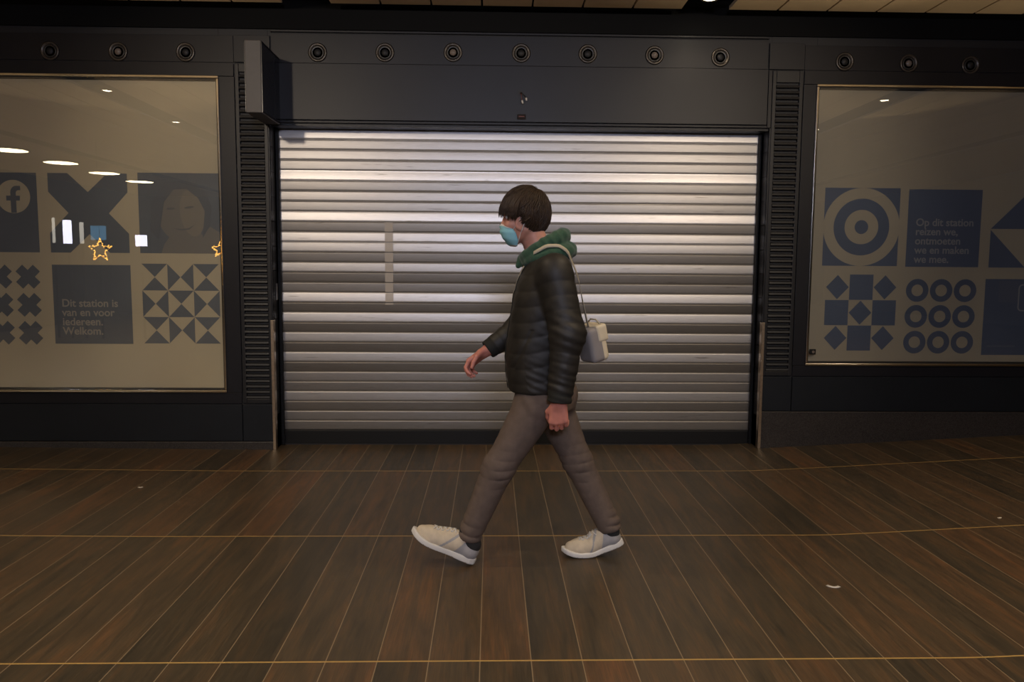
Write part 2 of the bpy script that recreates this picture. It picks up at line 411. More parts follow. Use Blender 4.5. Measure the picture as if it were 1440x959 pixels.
# left window, upper row
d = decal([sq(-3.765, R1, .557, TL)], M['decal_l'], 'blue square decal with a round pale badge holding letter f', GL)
layer('round_badge', [disc(-3.372, 1.806, .116)], M['film_l'], d)
fx0, fz0 = -3.372, 1.806; u = .116
def arc(cx, cz, r, a0, a1, n=10): return [(cx+r*math.cos(a0+(a1-a0)*i/n), cz+r*math.sin(a0+(a1-a0)*i/n)) for i in range(n+1)]
stem_l, stem_r = fx0-.02, fx0+.018
f_poly = [(stem_l, fz0-.113), (stem_r, fz0-.113), (stem_r, fz0-.028), (fx0+.043, fz0-.028), (fx0+.046, fz0+.006), (stem_r, fz0+.006), (stem_r, fz0+.026)]
f_poly += arc(fx0+.036, fz0+.026, .018, PI, PI/2, 5)[1:] + [(fx0+.050, fz0+.044), (fx0+.050, fz0+.074), (fx0+.03, fz0+.075)]
f_poly += arc(fx0+.026, fz0+.030, .046, PI/2, PI, 7)[1:] + [(stem_l, fz0+.006), (fx0-.050, fz0+.006), (fx0-.050, fz0-.028), (stem_l, fz0-.028)]
layer('letter_f', [f_poly], M['decal_l'], d, 2)
a, c = -3.130, .553
def P(u_, v_): return (a+u_*c, R1+v_*TL)
X = [P(0, 0), P(.25, 0), P(.5, .235), P(.75, 0), P(1, 0), P(1, .245), P(.755, .5), P(1, .765), P(1, 1), P(.75, 1), P(.5, .765), P(.25, 1), P(0, 1), P(0, .765), P(.245, .5), P(0, .245)]
decal([X], M['decal_l'], 'large blue X decal with blunt arms filling its square', GL)
# portrait
M['por1'] = simple('portrait_mid', (.178, .166, .144), .5); M['por2'] = simple('portrait_light', (.215, .192, .152), .5); M['por3'] = simple('portrait_dark', (.108, .116, .126), .5); M['por4'] = simple('portrait_line', (.132, .130, .126), .5)
px, pz = -2.503, R1
d = decal([sq(px, pz, .568, .565)], M['decal_l'], 'blue square decal with a faint smiling face portrait', GL)
layer('shoulders', [[(px+.15, pz), (px+.565, pz), (px+.565, pz+.15), (px+.50, pz+.19), (px+.44, pz+.13), (px+.40, pz+.20), (px+.22, pz+.13), (px+.17, pz+.06)]], M['por1'], d, 1)
layer('face', [ell2(px+.305, pz+.275, .165, .19, -.25)], M['por1'], d, 2)
layer('lit_cheek', [ell2(px+.375, pz+.285, .085, .165, .12)], M['por2'], d, 3)
for q_ in (ell2(px+.355, pz+.325, .034, .008, .15), ell2(px+.225, pz+.315, .030, .008, .05)): layer('closed_eye', [q_], M['por4'], d, 4)
layer('mouth', [[(px+.24, pz+.178), (px+.29, pz+.162), (px+.35, pz+.168), (px+.395, pz+.205), (px+.345, pz+.178), (px+.29, pz+.172)]], M['por4'], d, 4)
layer('hair', [[(px+.135, pz+.10), (px+.16, pz+.25), (px+.18, pz+.36), (px+.25, pz+.45), (px+.34, pz+.455), (px+.42, pz+.39), (px+.465, pz+.30), (px+.455, pz+.21), (px+.445, pz+.11), (px+.50, pz+.20), (px+.515, pz+.33), (px+.46, pz+.46), (px+.33, pz+.52), (px+.18, pz+.49), (px+.09, pz+.36), (px+.075, pz+.16)]], M['por3'], d, 5)
# left lower row
def xshape(cx, cz, r, w):
    q = w/2/math.sqrt(2)*1; L_ = r
    pts = []
    for k in range(4):
        an = PI/4+k*PI/2; dd = (math.cos(an), math.sin(an)); pp = (-dd[1], dd[0])
        pts += [(cx+dd[0]*L_-pp[0]*w/2, cz+dd[1]*L_-pp[1]*w/2), (cx+dd[0]*L_+pp[0]*w/2, cz+dd[1]*L_+pp[1]*w/2)]
        an2 = an+PI/4; pts.append((cx+math.cos(an2)*w/2*math.sqrt(2), cz+math.sin(an2)*w/2*math.sqrt(2)))
    return pts
decal([xshape(-3.300-.197*i, 1.243-.2005*j, .087, .068) for i in range(3) for j in range(3)], M['decal_l'], 'pattern decal of small blue crosses in rows', GL)
d = decal([sq(-3.129, R2-.003, .552, .565)], M['decal_l'], 'blue square decal reading Dit station is van en voor iedereen. Welkom.', GL)
lettering(['Dit station is', 'van en voor', 'iedereen.', 'Welkom.'], -3.072, 1.032, .0765, M['decal_lit'], d, .0665)
cs = .1825; tri = []
for i in range(3):
    for j in range(3):
        x0, z0 = -2.499+i*cs, R2+.002+j*.1905; x1, z1 = x0+cs, z0+.1905; m_ = ((x0+x1)/2, (z0+z1)/2)
        if (i+j) % 2 == 0: tri += [[(x0+.001, z0), (x1-.001, z0), (m_[0], m_[1]-.001)], [(x1-.001, z1), (x0+.001, z1), (m_[0], m_[1]+.001)]]
        else: tri += [[(x0, z1-.001), (x0, z0+.001), (m_[0]-.001, m_[1])], [(x1, z0+.001), (x1, z1-.001), (m_[0]+.001, m_[1])]]
decal(tri, M['decal_l'], 'pattern decal of blue triangles forming hourglasses', GL)
# right window
Q1, Q2 = 1.361, .712
B = MB(); B.prism(sq(2.411, Q1, .553, .562), YD-.0006, YD)
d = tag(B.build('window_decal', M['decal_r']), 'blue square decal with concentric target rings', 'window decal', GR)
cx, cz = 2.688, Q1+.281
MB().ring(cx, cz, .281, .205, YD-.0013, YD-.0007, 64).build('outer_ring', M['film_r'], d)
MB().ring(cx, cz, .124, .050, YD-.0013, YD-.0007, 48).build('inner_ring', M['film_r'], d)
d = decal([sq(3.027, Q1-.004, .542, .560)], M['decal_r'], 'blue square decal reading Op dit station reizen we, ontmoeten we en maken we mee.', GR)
lettering(['Op dit station', 'reizen we,', 'ontmoeten', 'we en maken', 'we mee.'], 3.088, 1.655, .0755, M['decal_lit_r'], d, .0668)
x0 = 3.646
decal([[(x0, 1.637), (x0+.556, 1.637), (x0+.278, 1.915)], [(x0, 1.630), (x0, Q1-.005), (x0+.272, Q1-.005)], [(x0+.556, Q1-.005), (x0+.556, 1.630), (x0+.284, Q1-.005)]], M['decal_r'], 'decal of large blue triangles cut off by the right photo edge', GR)
pol = []; c = .1765
for i in range(3):
    for j in range(3):
        xx, zz = 2.444+i*c, .738+j*.187; mx_, mz_ = xx+c/2, zz+.0935
        if (i+j) % 2 == 0: pol.append([(mx_, zz+.005), (xx+c-.004, mz_), (mx_, zz+.182), (xx+.004, mz_)])
        else: pol.append(sq(xx+.001, zz+.001, c-.002, .185))
decal(pol, M['decal_r'], 'pattern decal of blue squares and diamonds', GR)
B = MB()
for i in range(3):
    for j in range(3): B.ring(3.126+i*.1785, .803+j*.191, .084, .043, YD-.0006, YD, 36)
tag(B.build('window_decal', M['decal_r']), 'pattern decal of nine blue rings', 'window decal', GR)
d = decal([sq(3.632, Q2-.002, .556, .562)], M['decal_r'], 'plain blue square decal with a pale rounded outline at bottom right', GR)
B = MB(); ox, oz, ow, oh, rr = 3.882, 1.035, .15, .20, .03
def rrect(x, z, w, h, r): return arc(x+r, z+r, r, PI, 1.5*PI, 5)+arc(x+w-r, z+r, r, 1.5*PI, 2*PI, 5)+arc(x+w-r, z+h-r, r, 0, PI/2, 5)+arc(x+r, z+h-r, r, PI/2, PI, 5)
po, pi_ = rrect(ox, oz, ow, oh, rr), rrect(ox+.010, oz+.010, ow-.02, oh-.02, rr-.01)
for i in range(len(po)):
    j = (i+1) % len(po); B.prism([po[i], po[j], pi_[j], pi_[i]], YD-.0013, YD-.0007)
B.build('rounded_outline', M['decal_lit_r'], d)
layer('pale_block', [sq(3.735, 1.10, .15, .16)], simple('decal_r_mid', (.072, .088, .13), .5), d, 1)
layer('small_print', [sq(3.672+k*.0125, .770, .009, .012) for k in range(17)], simple('decal_r_print', (.10, .115, .15), .5), d, 1)
# sensor box
B = MB(); B.box(2.332, 2.378, -.006, .006, .712, .752)
s = tag(B.build('sensor_box', M['rubber'], bevel=.003), 'small black box at the lower left corner of the right window', 'sensor')
B = MB(); B.lathe([(.010, -.0075), (.010, -.006)], (2.358, 0, .732)); B.build('lens', M['bulb'], s)

# ------------------------------------------------------------------ louvred vents
def vent(x0, x1, z0, z1, label):
    B = MB(); sx0, sx1 = x0+.030, x1-.030; n = int((z1-z0-.08)/.0397); zb = z0+.035; zt = zb+n*.0397
    B.box(x0+.003, sx0, .0, .03, z0+.003, z1-.003); B.box(sx1, x1-.003, .0, .03, z0+.003, z1-.003)
    B.box(sx0, sx1, 0, .03, z0+.003, zb); B.box(sx0, sx1, 0, .03, zt, z1-.003)
    root = B.build('louvred_vent', M['vent'], bevel=.003); tag(root, label, 'vent', 'tall louvred vents beside the shutter')
    B = MB()
    for k in range(n):
        z = zb+k*.0397
        v = [(sx0, .0, z+.001), (sx0, -.006, z+.006), (sx0, -.003, z+.020), (sx0, .017, z+.026), (sx0, .017, z+.001)]
        a_ = [B.bm.verts.new(p) for p in v]; b_ = [B.bm.verts.new((sx1, p[1], p[2])) for p in v]
        for i in range(5): B.bm.faces.new((a_[i], a_[(i+1) % 5], b_[(i+1) % 5], b_[i]))
        B.bm.faces.new(a_); B.bm.faces.new(b_[::-1])
    B.build('louvre_slats', M['vent'], root)
    MB().box(sx0-.005, sx1+.005, .019, .029, zb-.005, zt+.005).build('back_plate', M['black'], root)
vent(-1.797, -1.569, .337, 2.735, 'tall dark louvred vent panel left of the shutter')
vent(1.984, 2.209, .551, 2.735, 'tall dark louvred vent panel right of the shutter')

# ------------------------------------------------------------------ roller shutter
SY = .176; z_bot, z_top = .108, 2.318; NS = 30; sp_ = .0738
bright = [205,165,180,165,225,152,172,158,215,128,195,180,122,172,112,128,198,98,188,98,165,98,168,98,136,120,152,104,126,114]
rootS = empty('rolling_shutter', (.207, SY, 0)); tag(rootS, 'closed silver roller shutter of horizontal slats between dark jambs', 'shutter')
bm = bmesh.new(); lay = bm.verts.layers.float.new('reflect_tone')
x0, x1 = XL+.02, XR-.018
NX = 24
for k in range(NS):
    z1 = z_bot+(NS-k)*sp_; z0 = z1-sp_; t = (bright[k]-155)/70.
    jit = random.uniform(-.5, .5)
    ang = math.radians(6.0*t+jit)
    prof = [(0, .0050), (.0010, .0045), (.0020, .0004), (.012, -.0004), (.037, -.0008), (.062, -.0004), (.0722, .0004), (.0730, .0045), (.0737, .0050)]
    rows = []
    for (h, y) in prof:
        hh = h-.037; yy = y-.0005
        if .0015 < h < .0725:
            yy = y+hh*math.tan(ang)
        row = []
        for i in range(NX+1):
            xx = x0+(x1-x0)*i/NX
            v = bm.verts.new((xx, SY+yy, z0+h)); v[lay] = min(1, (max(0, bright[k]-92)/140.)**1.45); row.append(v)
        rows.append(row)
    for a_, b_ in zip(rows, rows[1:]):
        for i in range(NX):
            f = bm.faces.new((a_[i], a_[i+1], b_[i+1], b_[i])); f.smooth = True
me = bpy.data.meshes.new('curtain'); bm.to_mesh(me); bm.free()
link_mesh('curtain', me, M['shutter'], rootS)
MB().box(x0, x1, SY-.012, SY+.02, .006, .108).build('bottom_bar', M['rubber'], rootS, bevel=.004)
MB().box(x0, x1, SY-.016, SY+.02, .0, .008).build('rubber_seal', M['black'], rootS)
for xa, xb in ((XL+.0035, XL+.026), (XR-.024, XR-.0035)):
    MB().box(xa, xb, SY-.03, SY-.008, .001, 2.315).build('guide_rail', M['rubber'], rootS, bevel=.002)
MB().box(XL+.004, XL+.0065, .075, .125, 1.085, 1.205).build('lock_plate', simple('grey_plate', (.2, .2, .21), .4, .5), rootS, bevel=.001)
# pale translucent strip on the slats (pieces sit on slat crowns)
B = MB()
for k in range(NS):
    z1 = z_bot+(NS-k)*sp_; z0 = z1-sp_
    if z0 > 1.655 or z1 < 1.06: continue
    B.box(-.785, -.725, SY-.0095, SY-.0088, max(z0+.004, 1.05), min(z1-.003, 1.662))
m, nt, b = new_mat('clear_strip'); L = nt.links
tr = N(nt, 'ShaderNodeBsdfTransparent'); mx = N(nt, 'ShaderNodeMixShader'); mx.inputs[0].default_value = .42
b.inputs['Base Color'].default_value = (.66, .60, .52, 1); b.inputs['Roughness'].default_value = .5
L.new(tr.outputs[0], mx.inputs[1]); L.new(b.outputs[0], mx.inputs[2]); L.new(mx.outputs[0], nt.nodes['Material Output'].inputs['Surface'])
tag(B.build('pale_strip', m), 'pale translucent vertical strip on the shutter slats', 'tape')

# corner guards
for x, lab in ((XL-.004, 'slim metal corner guard left of the shutter, foot on the floor'), (XR+.002, 'slim metal corner guard right of the shutter, foot on the floor')):
    B = MB(); s = -1 if x < 0 else 1; z = floor_z(x)
    B.box(x-.011, x+.011, -.0145, -.0085, z, .945); B.box(min(x-s*.011, x-s*.008), max(x-s*.011, x-s*.008), -.0145, .03, z, .945)
    tag(B.build('corner_guard', M['guard'], bevel=.0015), lab, 'corner guard', 'metal guards at the shutter opening')

# ------------------------------------------------------------------ header details
def spot(x, z, y, label, group, mode=0):
    t = empty('wall_spotlight', (x, y, z)); tag(t, label, 'spotlight', group)
    B = MB(); B.lathe([(.064, 0), (.066, -.004), (.058, -.009), (.050, -.007), (.046, -.001)], (x, y, z)); B.build('trim_ring', M['spot_ring'], t)
    B = MB(); B.lathe([(.047, -.001), (.040, -.004), (.030, .001), (.026, .004)], (x, y, z)); B.build('reflector', M['spot_in'], t)
    B = MB()
    if mode == 0: B.lathe([(.0245, -.001), (.023, -.005), (.001, -.006)], (x, y, z)); B.build('bulb', M['black'], t)
    else:
        B.lathe([(.0245, -.001), (.020, -.008), (.001, -.013)], (x, y, z)); B.build('bulb', M['bulb'], t)
    return t
ordn = ['leftmost', 'second', 'third', 'middle', 'fifth', 'sixth', 'rightmost']
for i, (x, z) in enumerate([(-1.22, 2.816), (-.752, 2.822), (-.277, 2.829), (.201, 2.831), (.670, 2.832), (1.142, 2.829), (1.611, 2.821)]):
    lab = {0: 'unlit round spotlight above the shutter, nearest the projecting sign', 6: 'unlit round spotlight above the right end of the shutter',
           3: 'unlit round spotlight above the loose wires, middle of the seven'}.get(i, 'unlit round spotlight above the shutter, %s of seven from the left' % ordn[i])
    spot(x, z, .014, lab, 'spotlights above the shutter', 1 if i in (2, 5) else 0)
for i, (x, z) in enumerate([(-3.059, 2.800), (-2.593, 2.802), (-2.131, 2.805)]):
    spot(x, z, .012, 'unlit round spotlight above the left window, %s' % ['leftmost of three', 'middle of three', 'nearest the projecting sign'][i], 'spotlights above the left window', 1 if i == 1 else 0)
for i, (x, z) in enumerate([(2.500, 2.803), (2.961, 2.797), (3.408, 2.790)]):
    spot(x, z, .012, 'unlit round spotlight above the right window, %s' % ['nearest the shutter', 'middle of three', 'rightmost of three'][i], 'spotlights above the right window', 1 if i == 1 else 0)

sg = empty('projecting_sign', (-1.538, 0, 2.318)); tag(sg, 'dark unlit box sign projecting from the wall above the left vent', 'sign')
MB().box(-1.590, -1.487, -.43, .0, 2.318, 2.773).build('housing', M['sign'], sg, bevel=.004)
for xa, xb in ((-1.4868, -1.484), (-1.593, -1.5902)):
    MB().box(xa, xb, -.425, -.004, 2.322, 2.769).build('sign_face', M['sign_face'], sg)
B = MB()
for xa, xb in ((-1.484, -1.482), (-1.595, -1.593)):
    B.box(xa, xb, -.13, -.122, 2.322, 2.769); B.box(xa, xb, -.425, -.415, 2.322, 2.769); B.box(xa, xb, -.425, -.004, 2.322, 2.332); B.box(xa, xb, -.425, -.004, 2.759, 2.769)
B.build('edge_strip', M['jamb'], sg)

w = empty('loose_wires', (.205, -.004, 2.53)); tag(w, 'loose cable ends with pale connectors hanging from the header panel', 'wires')
MB().lathe([(.016, -.006), (.013, -.004)], (.197, 0, 2.556)).build('cable_hole', M['black'], w)
B = MB(); B.tube([(.199, -.006, 2.556), (.205, -.03, 2.552), (.222, -.03, 2.536), (.237, -.022, 2.515)], .0025); B.build('cable', M['black'], w)
B = MB(); B.tube([(.199, -.006, 2.552), (.203, -.025, 2.54), (.204, -.028, 2.52), (.209, -.022, 2.495)], .0028); B.build('cable', M['red'], w)
B = MB(); B.tube([(.237, -.022, 2.518), (.240, -.022, 2.498)], .0065); B.build('connector', M['white'], w)
B = MB(); B.tube([(.208, -.022, 2.500), (.214, -.022, 2.478)], .0065); B.build('connector', M['white'], w)
bd = MB().box(.176, .237, -.012, -.004, 2.372, 2.407).build('badge_plate', M['badge'], bevel=.002)
tag(bd, 'small brown plate low on the header above the shutter', 'plate')
MB().box(.188, .226, -.0135, -.012, 2.389, 2.394).build('red_line', M['red'], bd)

# ------------------------------------------------------------------ litter
def scrap(x, y, l, w_, rot, lab, mat):
    B = MB(); z = floor_z(x)+.0005; pts = []
    for i in range(7):
        s_ = (i/6-.5)*l; c_ = .25*l*(2*(i/6-.5))**2
        pts.append(Vector((s_*math.cos(rot)-c_*math.sin(rot)+x, s_*math.sin(rot)+c_*math.cos(rot)+y, z+.002*abs(i/6-.5))))
    B.ribbon(pts, [(0, 0, 1)]*7, w_, .002)
    tag(B.build('paper_scrap', mat), lab, 'litter', 'litter on the floor')
scrap(1.449, -2.491, .050, .016, -.25, 'small white curled paper scrap on the floor right of the person', M['white'])
scrap(2.66, -1.73, .022, .012, .4, 'tiny pale scrap on the floor at the far right', M['tape'])
scrap(-2.10, -1.00, .024, .014, .1, 'tiny pale scrap on the floor below the left window', M['tape'])

# ------------------------------------------------------------------ hall lights (real fixtures)
def downlight(x, y, lab):
    t = empty('ceiling_downlight', (x, y, 3.115)); tag(t, lab, 'ceiling light', 'round downlights in the ceiling slots')
    MB().lathe([(.060, .03), (.066, .0), (.058, -.006), (.048, .0), (.046, .03)], (x, y, 3.115), 'z').build('trim_ring', M['spot_ring'], t)
    MB().lathe([(.046, .004), (.044, .0), (.001, .0)], (x, y, 3.115), 'z').build('lamp_face', M['lampface'], t)
    MB().box(x-.15, x+.15, y-.03, y+.03, 3.145, 3.16).build('mounting_bracket', M['fascia'], t)
    return t
def spotlamp(x, y, e, tgt=None, col=(1, .80, .56), ang=125, size=.05, z=3.08):
    l = bpy.data.lights.new('spot_beam', 'SPOT'); l.energy = e; l.color = col; l.spot_size = math.radians(ang); l.spot_blend = .7; l.shadow_soft_size = size
    o = bpy.data.objects.new('spot_beam', l); COL.objects.link(o); o.location = (x, y, z)
    dr = Vector(tgt)-o.location if tgt else Vector((0, 0, -1))
    o.rotation_euler = dr.to_track_quat('-Z', 'Y').to_euler()
    return o
first = True
for xi, x in enumerate((-3.97, -1.26, 1.44, 4.15)):
    for yi, y in enumerate((-.305, -2.72, -4.49, -6.26, -8.03)):
        if yi == 0 and xi != 2: continue
        lab = 'small lit downlight in the ceiling slot at the top of the photo' if yi == 0 else 'small lit downlight in the hall ceiling'
        downlight(x, y, lab)
        if yi == 0: spotlamp(x, y, 9)
        else: spotlamp(x, y, 62 if yi < 4 else 40)
for i, y in enumerate((-6.89, -8.38, -9.92, -11.45)):
    t = empty('disc_ceiling_lamp', (-7.5, y, 3.08)); tag(t, 'large glowing ceiling disc mirrored in the left window, %s of four' % ['leftmost and largest', 'second from left', 'third from left', 'rightmost and smallest'][i], 'ceiling light', 'disc lamps mirrored in the left window')
    MB().lathe([(.30, .02), (.30, .0), (.28, -.004)], (-7.5, y, 3.08), 'z').build('rim', M['spot_ring'], t)
    MB().lathe([(.27, -.004), (.001, -.006)], (-7.5, y, 3.08), 'z').build('diffuser', M['disc'], t)
    spotlamp(-7.5, y, 130, None, (1, .80, .48), 165, .2, 3.05)
def star(x, y, z, r, lab):
    t = empty('lit_star', (x, y, z)); tag(t, lab, 'star decoration', 'string light stars mirrored in the left window')
    pts = []
    for k in range(10):
        a_ = PI/2+k*PI/5; q = r if k % 2 == 0 else r*.42
        pts.append((x+q*math.cos(a_), y, z+q*math.sin(a_)))
    B = MB(); B.tube(pts+[pts[0]], .005, 6)
    for a_, b_ in zip(pts, pts[1:]+pts[:1]):
        for s_ in (.1, .35, .6, .85): B.sphere((a_[0]+(b_[0]-a_[0])*s_+random.uniform(-.016, .016), y-.01, a_[2]+(b_[2]-a_[2])*s_+random.uniform(-.016, .016)), .010, seg=8)
    B.build('light_string', M['led'], t)
    MB().tube([pts[0], (x, y, 3.1)], .002, 6).build('hanging_wire', M['fascia'], t)
star(-5.72, -6.0, 1.535, .175, 'gold string light star mirrored below the blue X decal')
star(-3.98, -6.0, 1.56, .12, 'small gold string light star mirrored at the left window right edge')
def lit(x, y, z, w_, h, mat, lab, tilt=0):
    o = MB().box(x-w_/2, x+w_/2, y-.03, y, z-h/2, z+h/2).build('lit_display', M['rubber']); tag(o, lab, 'display', 'lit displays mirrored in the left window')
    MB().box(x-w_/2+.01, x+w_/2-.01, y, y+.004, z-h/2+.01, z+h/2-.01).build('bright_face', mat, o)
    MB().box(x-.015, x+.015, y-.03, y-.01, 0, z-h/2).build('stand', M['rubber'], o)
lit(-7.24, -8, 1.875, .17, .42, M['screen'], 'bright white upright display mirrored in the blue X decal')
lit(-7.47, -8, 1.90, .07, .44, M['screen_dim'], 'slim dim upright display mirrored left of the bright white one')
lit(-7.00, -8, 1.86, .09, .38, M['screen_dim'], 'slim dim upright display mirrored right of the bright white one')
lit(-6.00, -8, 1.735, .22, .21, M['screen'], 'bright white display mirrored beside the face portrait')
lit(-6.72, -8, 1.86, .28, .26, M['screen_blue'], 'blue glowing display mirrored above the gold star')

# cool light behind the camera, then added spots without fixtures
def area(name, loc, tgt, e, sx, sy, col):
    l = bpy.data.lights.new(name, 'AREA'); l.shape = 'RECTANGLE'; l.size = sx; l.size_y = sy; l.energy = e; l.color = col
    o = bpy.data.objects.new(name, l); COL.objects.link(o); o.location = loc
    o.rotation_euler = (Vector(tgt)-Vector(loc)).to_track_quat('-Z', 'Y').to_euler()
    return o
area('cool_hall_light', (.05, -9.0, 2.9), (0, 0, 1.6), 150, 1.0, .6, (.72, .76, 1))
spotlamp(-2.35, -4.5, 195, (-1.0, 0, 1.75), (1, .83, .64), 58, .09, 3.02)  # aimed wall spots without fixtures, added to light the shutter
spotlamp(2.50, -4.5, 195, (1.05, 0, 1.75), (1, .83, .64), 58, .09, 3.02)
for x in (-4.6, -2.6, 2.6, 4.6):
    o = spotlamp(x, -4.0, 150, (x*.82, -2.35, 3.1), (1, .80, .55), 52, 0, .25); o.data.spot_blend = .35; o.name = 'ceiling_fill'  # unseen fill spots added to brighten the ceiling
w_ = bpy.data.worlds.new('hall_dark'); scene.world = w_; w_.use_nodes = True
w_.node_tree.nodes['Background'].inputs[0].default_value = (.9, .75, .55, 1); w_.node_tree.nodes['Background'].inputs[1].default_value = .012

# ------------------------------------------------------------------ implicit-surface modelling for the figure
class Field:
    def __init__(s, lo, hi, h):
        s.lo = np.array(lo, float); s.h = h; s.n = np.ceil((np.array(hi)-s.lo)/h).astype(int)+1
        s.A = np.full(s.n, .3, np.float32)
    def _sl(s, lo, hi):
        a = np.clip(np.floor((np.array(lo)-s.lo)/s.h).astype(int), 0, s.n); b = np.clip(np.ceil((np.array(hi)-s.lo)/s.h).astype(int)+1, 0, s.n)
        ax = [(s.lo[i]+s.h*np.arange(a[i], b[i])).astype(np.float32) for i in range(3)]
        sl = tuple(slice(a[i], b[i]) for i in range(3))
        return sl, np.meshgrid(*ax, indexing='ij', sparse=True)
    def put(s, fn, lo, hi, k=.01, mode='u', pad=.03):
        pad = pad+k
        sl, (X, Y, Z) = s._sl(np.array(lo)-pad, np.array(hi)+pad)
        if 0 in [q.stop-q.start for q in sl]: return
        d = fn(X, Y, Z).astype(np.float32); a = s.A[sl]
        if mode == 'u':
            q = np.maximum(k-np.abs(a-d), 0)/k if k > 0 else 0
            s.A[sl] = np.minimum(a, d)-q*q*k*.25
        elif mode == 's':
            d = -d; q = np.maximum(k-np.abs(a-d), 0)/k if k > 0 else 0
            s.A[sl] = np.maximum(a, d)+q*q*k*.25
    def cone(s, p0, p1, r0, r1, k=.01, mode='u', mod=None, pad=.03):
        p0 = np.array(p0, float); p1 = np.array(p1, float); d = p1-p0; L2 = d@d; R = max(r0, r1)
        def fn(X, Y, Z):
            t = np.clip(((X-p0[0])*d[0]+(Y-p0[1])*d[1]+(Z-p0[2])*d[2])/L2, 0, 1)
            q = np.sqrt((X-p0[0]-t*d[0])**2+(Y-p0[1]-t*d[1])**2+(Z-p0[2]-t*d[2])**2)
            r = r0+(r1-r0)*t
            if mod is not None: r = r+mod(t*math.sqrt(L2), X, Y, Z)
            return q-r
        s.put(fn, np.minimum(p0, p1)-R, np.maximum(p0, p1)+R, k, mode, pad)
    def ell(s, c, r, k=.01, mode='u', rot=None):
        c = np.array(c, float); r = np.array(r, float); R3 = np.array(Euler(rot).to_matrix()) if rot else np.eye(3); R = r.max()
        def fn(X, Y, Z):
            dx, dy, dz = X-c[0], Y-c[1], Z-c[2]
            q = [R3[0, i]*dx+R3[1, i]*dy+R3[2, i]*dz for i in range(3)]
            k0 = np.sqrt(sum((q[i]/r[i])**2 for i in range(3))); k1 = np.sqrt(sum((q[i]/r[i]**2)**2 for i in range(3)))+1e-6
            return k0*(k0-1)/k1
        s.put(fn, c-R, c+R, k, mode)
    def stack(s, rows, k=.01, mod=None, mode='u', p=2.3):
        """rows of (z, cx, cy, ax, ay): superelliptic sections interpolated along z"""
        rows = sorted(rows); zs = np.array([r_[0] for r_ in rows]); V = np.array([r_[1:] for r_ in rows])
        lo = [min(r_[1]-r_[3] for r_ in rows), min(r_[2]-r_[4] for r_ in rows), zs[0]]; hi = [max(r_[1]+r_[3] for r_ in rows), max(r_[2]+r_[4] for r_ in rows), zs[-1]]
        zz = np.linspace(zs[0], zs[-1], 160)
        # smooth interpolation of the sections
        W = np.stack([np.interp(zz, zs, V[:, i]) for i in range(4)], 1); ker = np.hanning(23); ker /= ker.sum()
        Wp = np.pad(W, ((11, 11), (0, 0)), 'edge'); W = np.stack([np.convolve(Wp[:, i], ker, 'valid') for i in range(4)], 1)
        def fn(X, Y, Z):
            v = [np.interp(Z, zz, W[:, i]) for i in range(4)]
            q = (np.abs((X-v[0])/v[2])**p+np.abs((Y-v[1])/v[3])**p)**(1/p)
            d = (q-1)*np.minimum(v[2], v[3])
            if mod is not None: d = d-mod(X, Y, Z)
            e = np.maximum(zs[0]-Z, Z-zs[-1])
            rr = .018
            return np.minimum(np.maximum(d+rr, e+rr), 0)+np.sqrt(np.maximum(d+rr, 0)**2+np.maximum(e+rr, 0)**2)-rr
        s.put(fn, lo, hi, k, mode)
    def mesh(s, name, smooth=1):
        A = s.A; S = A < 0; n = np.array(A.shape)-1
        cnt = np.zeros(n, np.int8)
        for i in (0, 1):
            for j in (0, 1):
                for k in (0, 1): cnt += S[i:n[0]+i, j:n[1]+j, k:n[2]+k]
        act = (cnt > 0) & (cnt < 8); I = np.argwhere(act); idx = np.full(n, -1, np.int64); idx[act] = np.arange(len(I))
        P = np.zeros((len(I), 3)); C = np.zeros(len(I))
        corners = [(i, j, k) for i in (0, 1) for j in (0, 1) for k in (0, 1)]
        val = {c: A[I[:, 0]+c[0], I[:, 1]+c[1], I[:, 2]+c[2]] for c in corners}
        for c in corners:
            for ax in range(3):
                if c[ax]: continue
                d = list(c); d[ax] = 1; d = tuple(d); a, b = val[c], val[d]; m = (a < 0) != (b < 0)
                t = a[m]/(a[m]-b[m]); q = np.tile(np.array(c, float), (m.sum(), 1)); q[:, ax] = t; P[m] += q; C[m] += 1
        P = (I+P/C[:, None])*s.h+s.lo
        F = []
        for ax in range(3):
            o1, o2 = [(1, 2), (2, 0), (0, 1)][ax]
            sl0 = [slice(1, -1)]*3; sl0[ax] = slice(0, -1); sl1 = list(sl0); sl1[ax] = slice(1, None)
            a, b = S[tuple(sl0)], S[tuple(sl1)]; E = np.argwhere(a != b)
            if not len(E): continue
            sg_ = a[E[:, 0], E[:, 1], E[:, 2]]; E = E+1; E[:, ax] -= 1
            def cell(u_, v_):
                q = E.copy(); q[:, o1] -= u_; q[:, o2] -= v_; return idx[q[:, 0], q[:, 1], q[:, 2]]
            Q = np.stack([cell(0, 0), cell(1, 0), cell(1, 1), cell(0, 1)], 1); Q[~sg_] = Q[~sg_][:, ::-1]; F.append(Q)
        F = np.concatenate(F); F = F[(F >= 0).all(1)]
        ed = np.concatenate([F[:, [0, 1]], F[:, [1, 2]], F[:, [2, 3]], F[:, [3, 0]]])
        for _ in range(smooth):
            acc = np.zeros_like(P); cn = np.zeros(len(P))
            for u_, v_ in ((0, 1), (1, 0)):
                for q in range(3): acc[:, q] += np.bincount(ed[:, u_], P[ed[:, v_], q], len(P))
                cn += np.bincount(ed[:, u_], minlength=len(P))
            P = .5*P+.5*acc/np.maximum(cn, 1)[:, None]
        return P, F
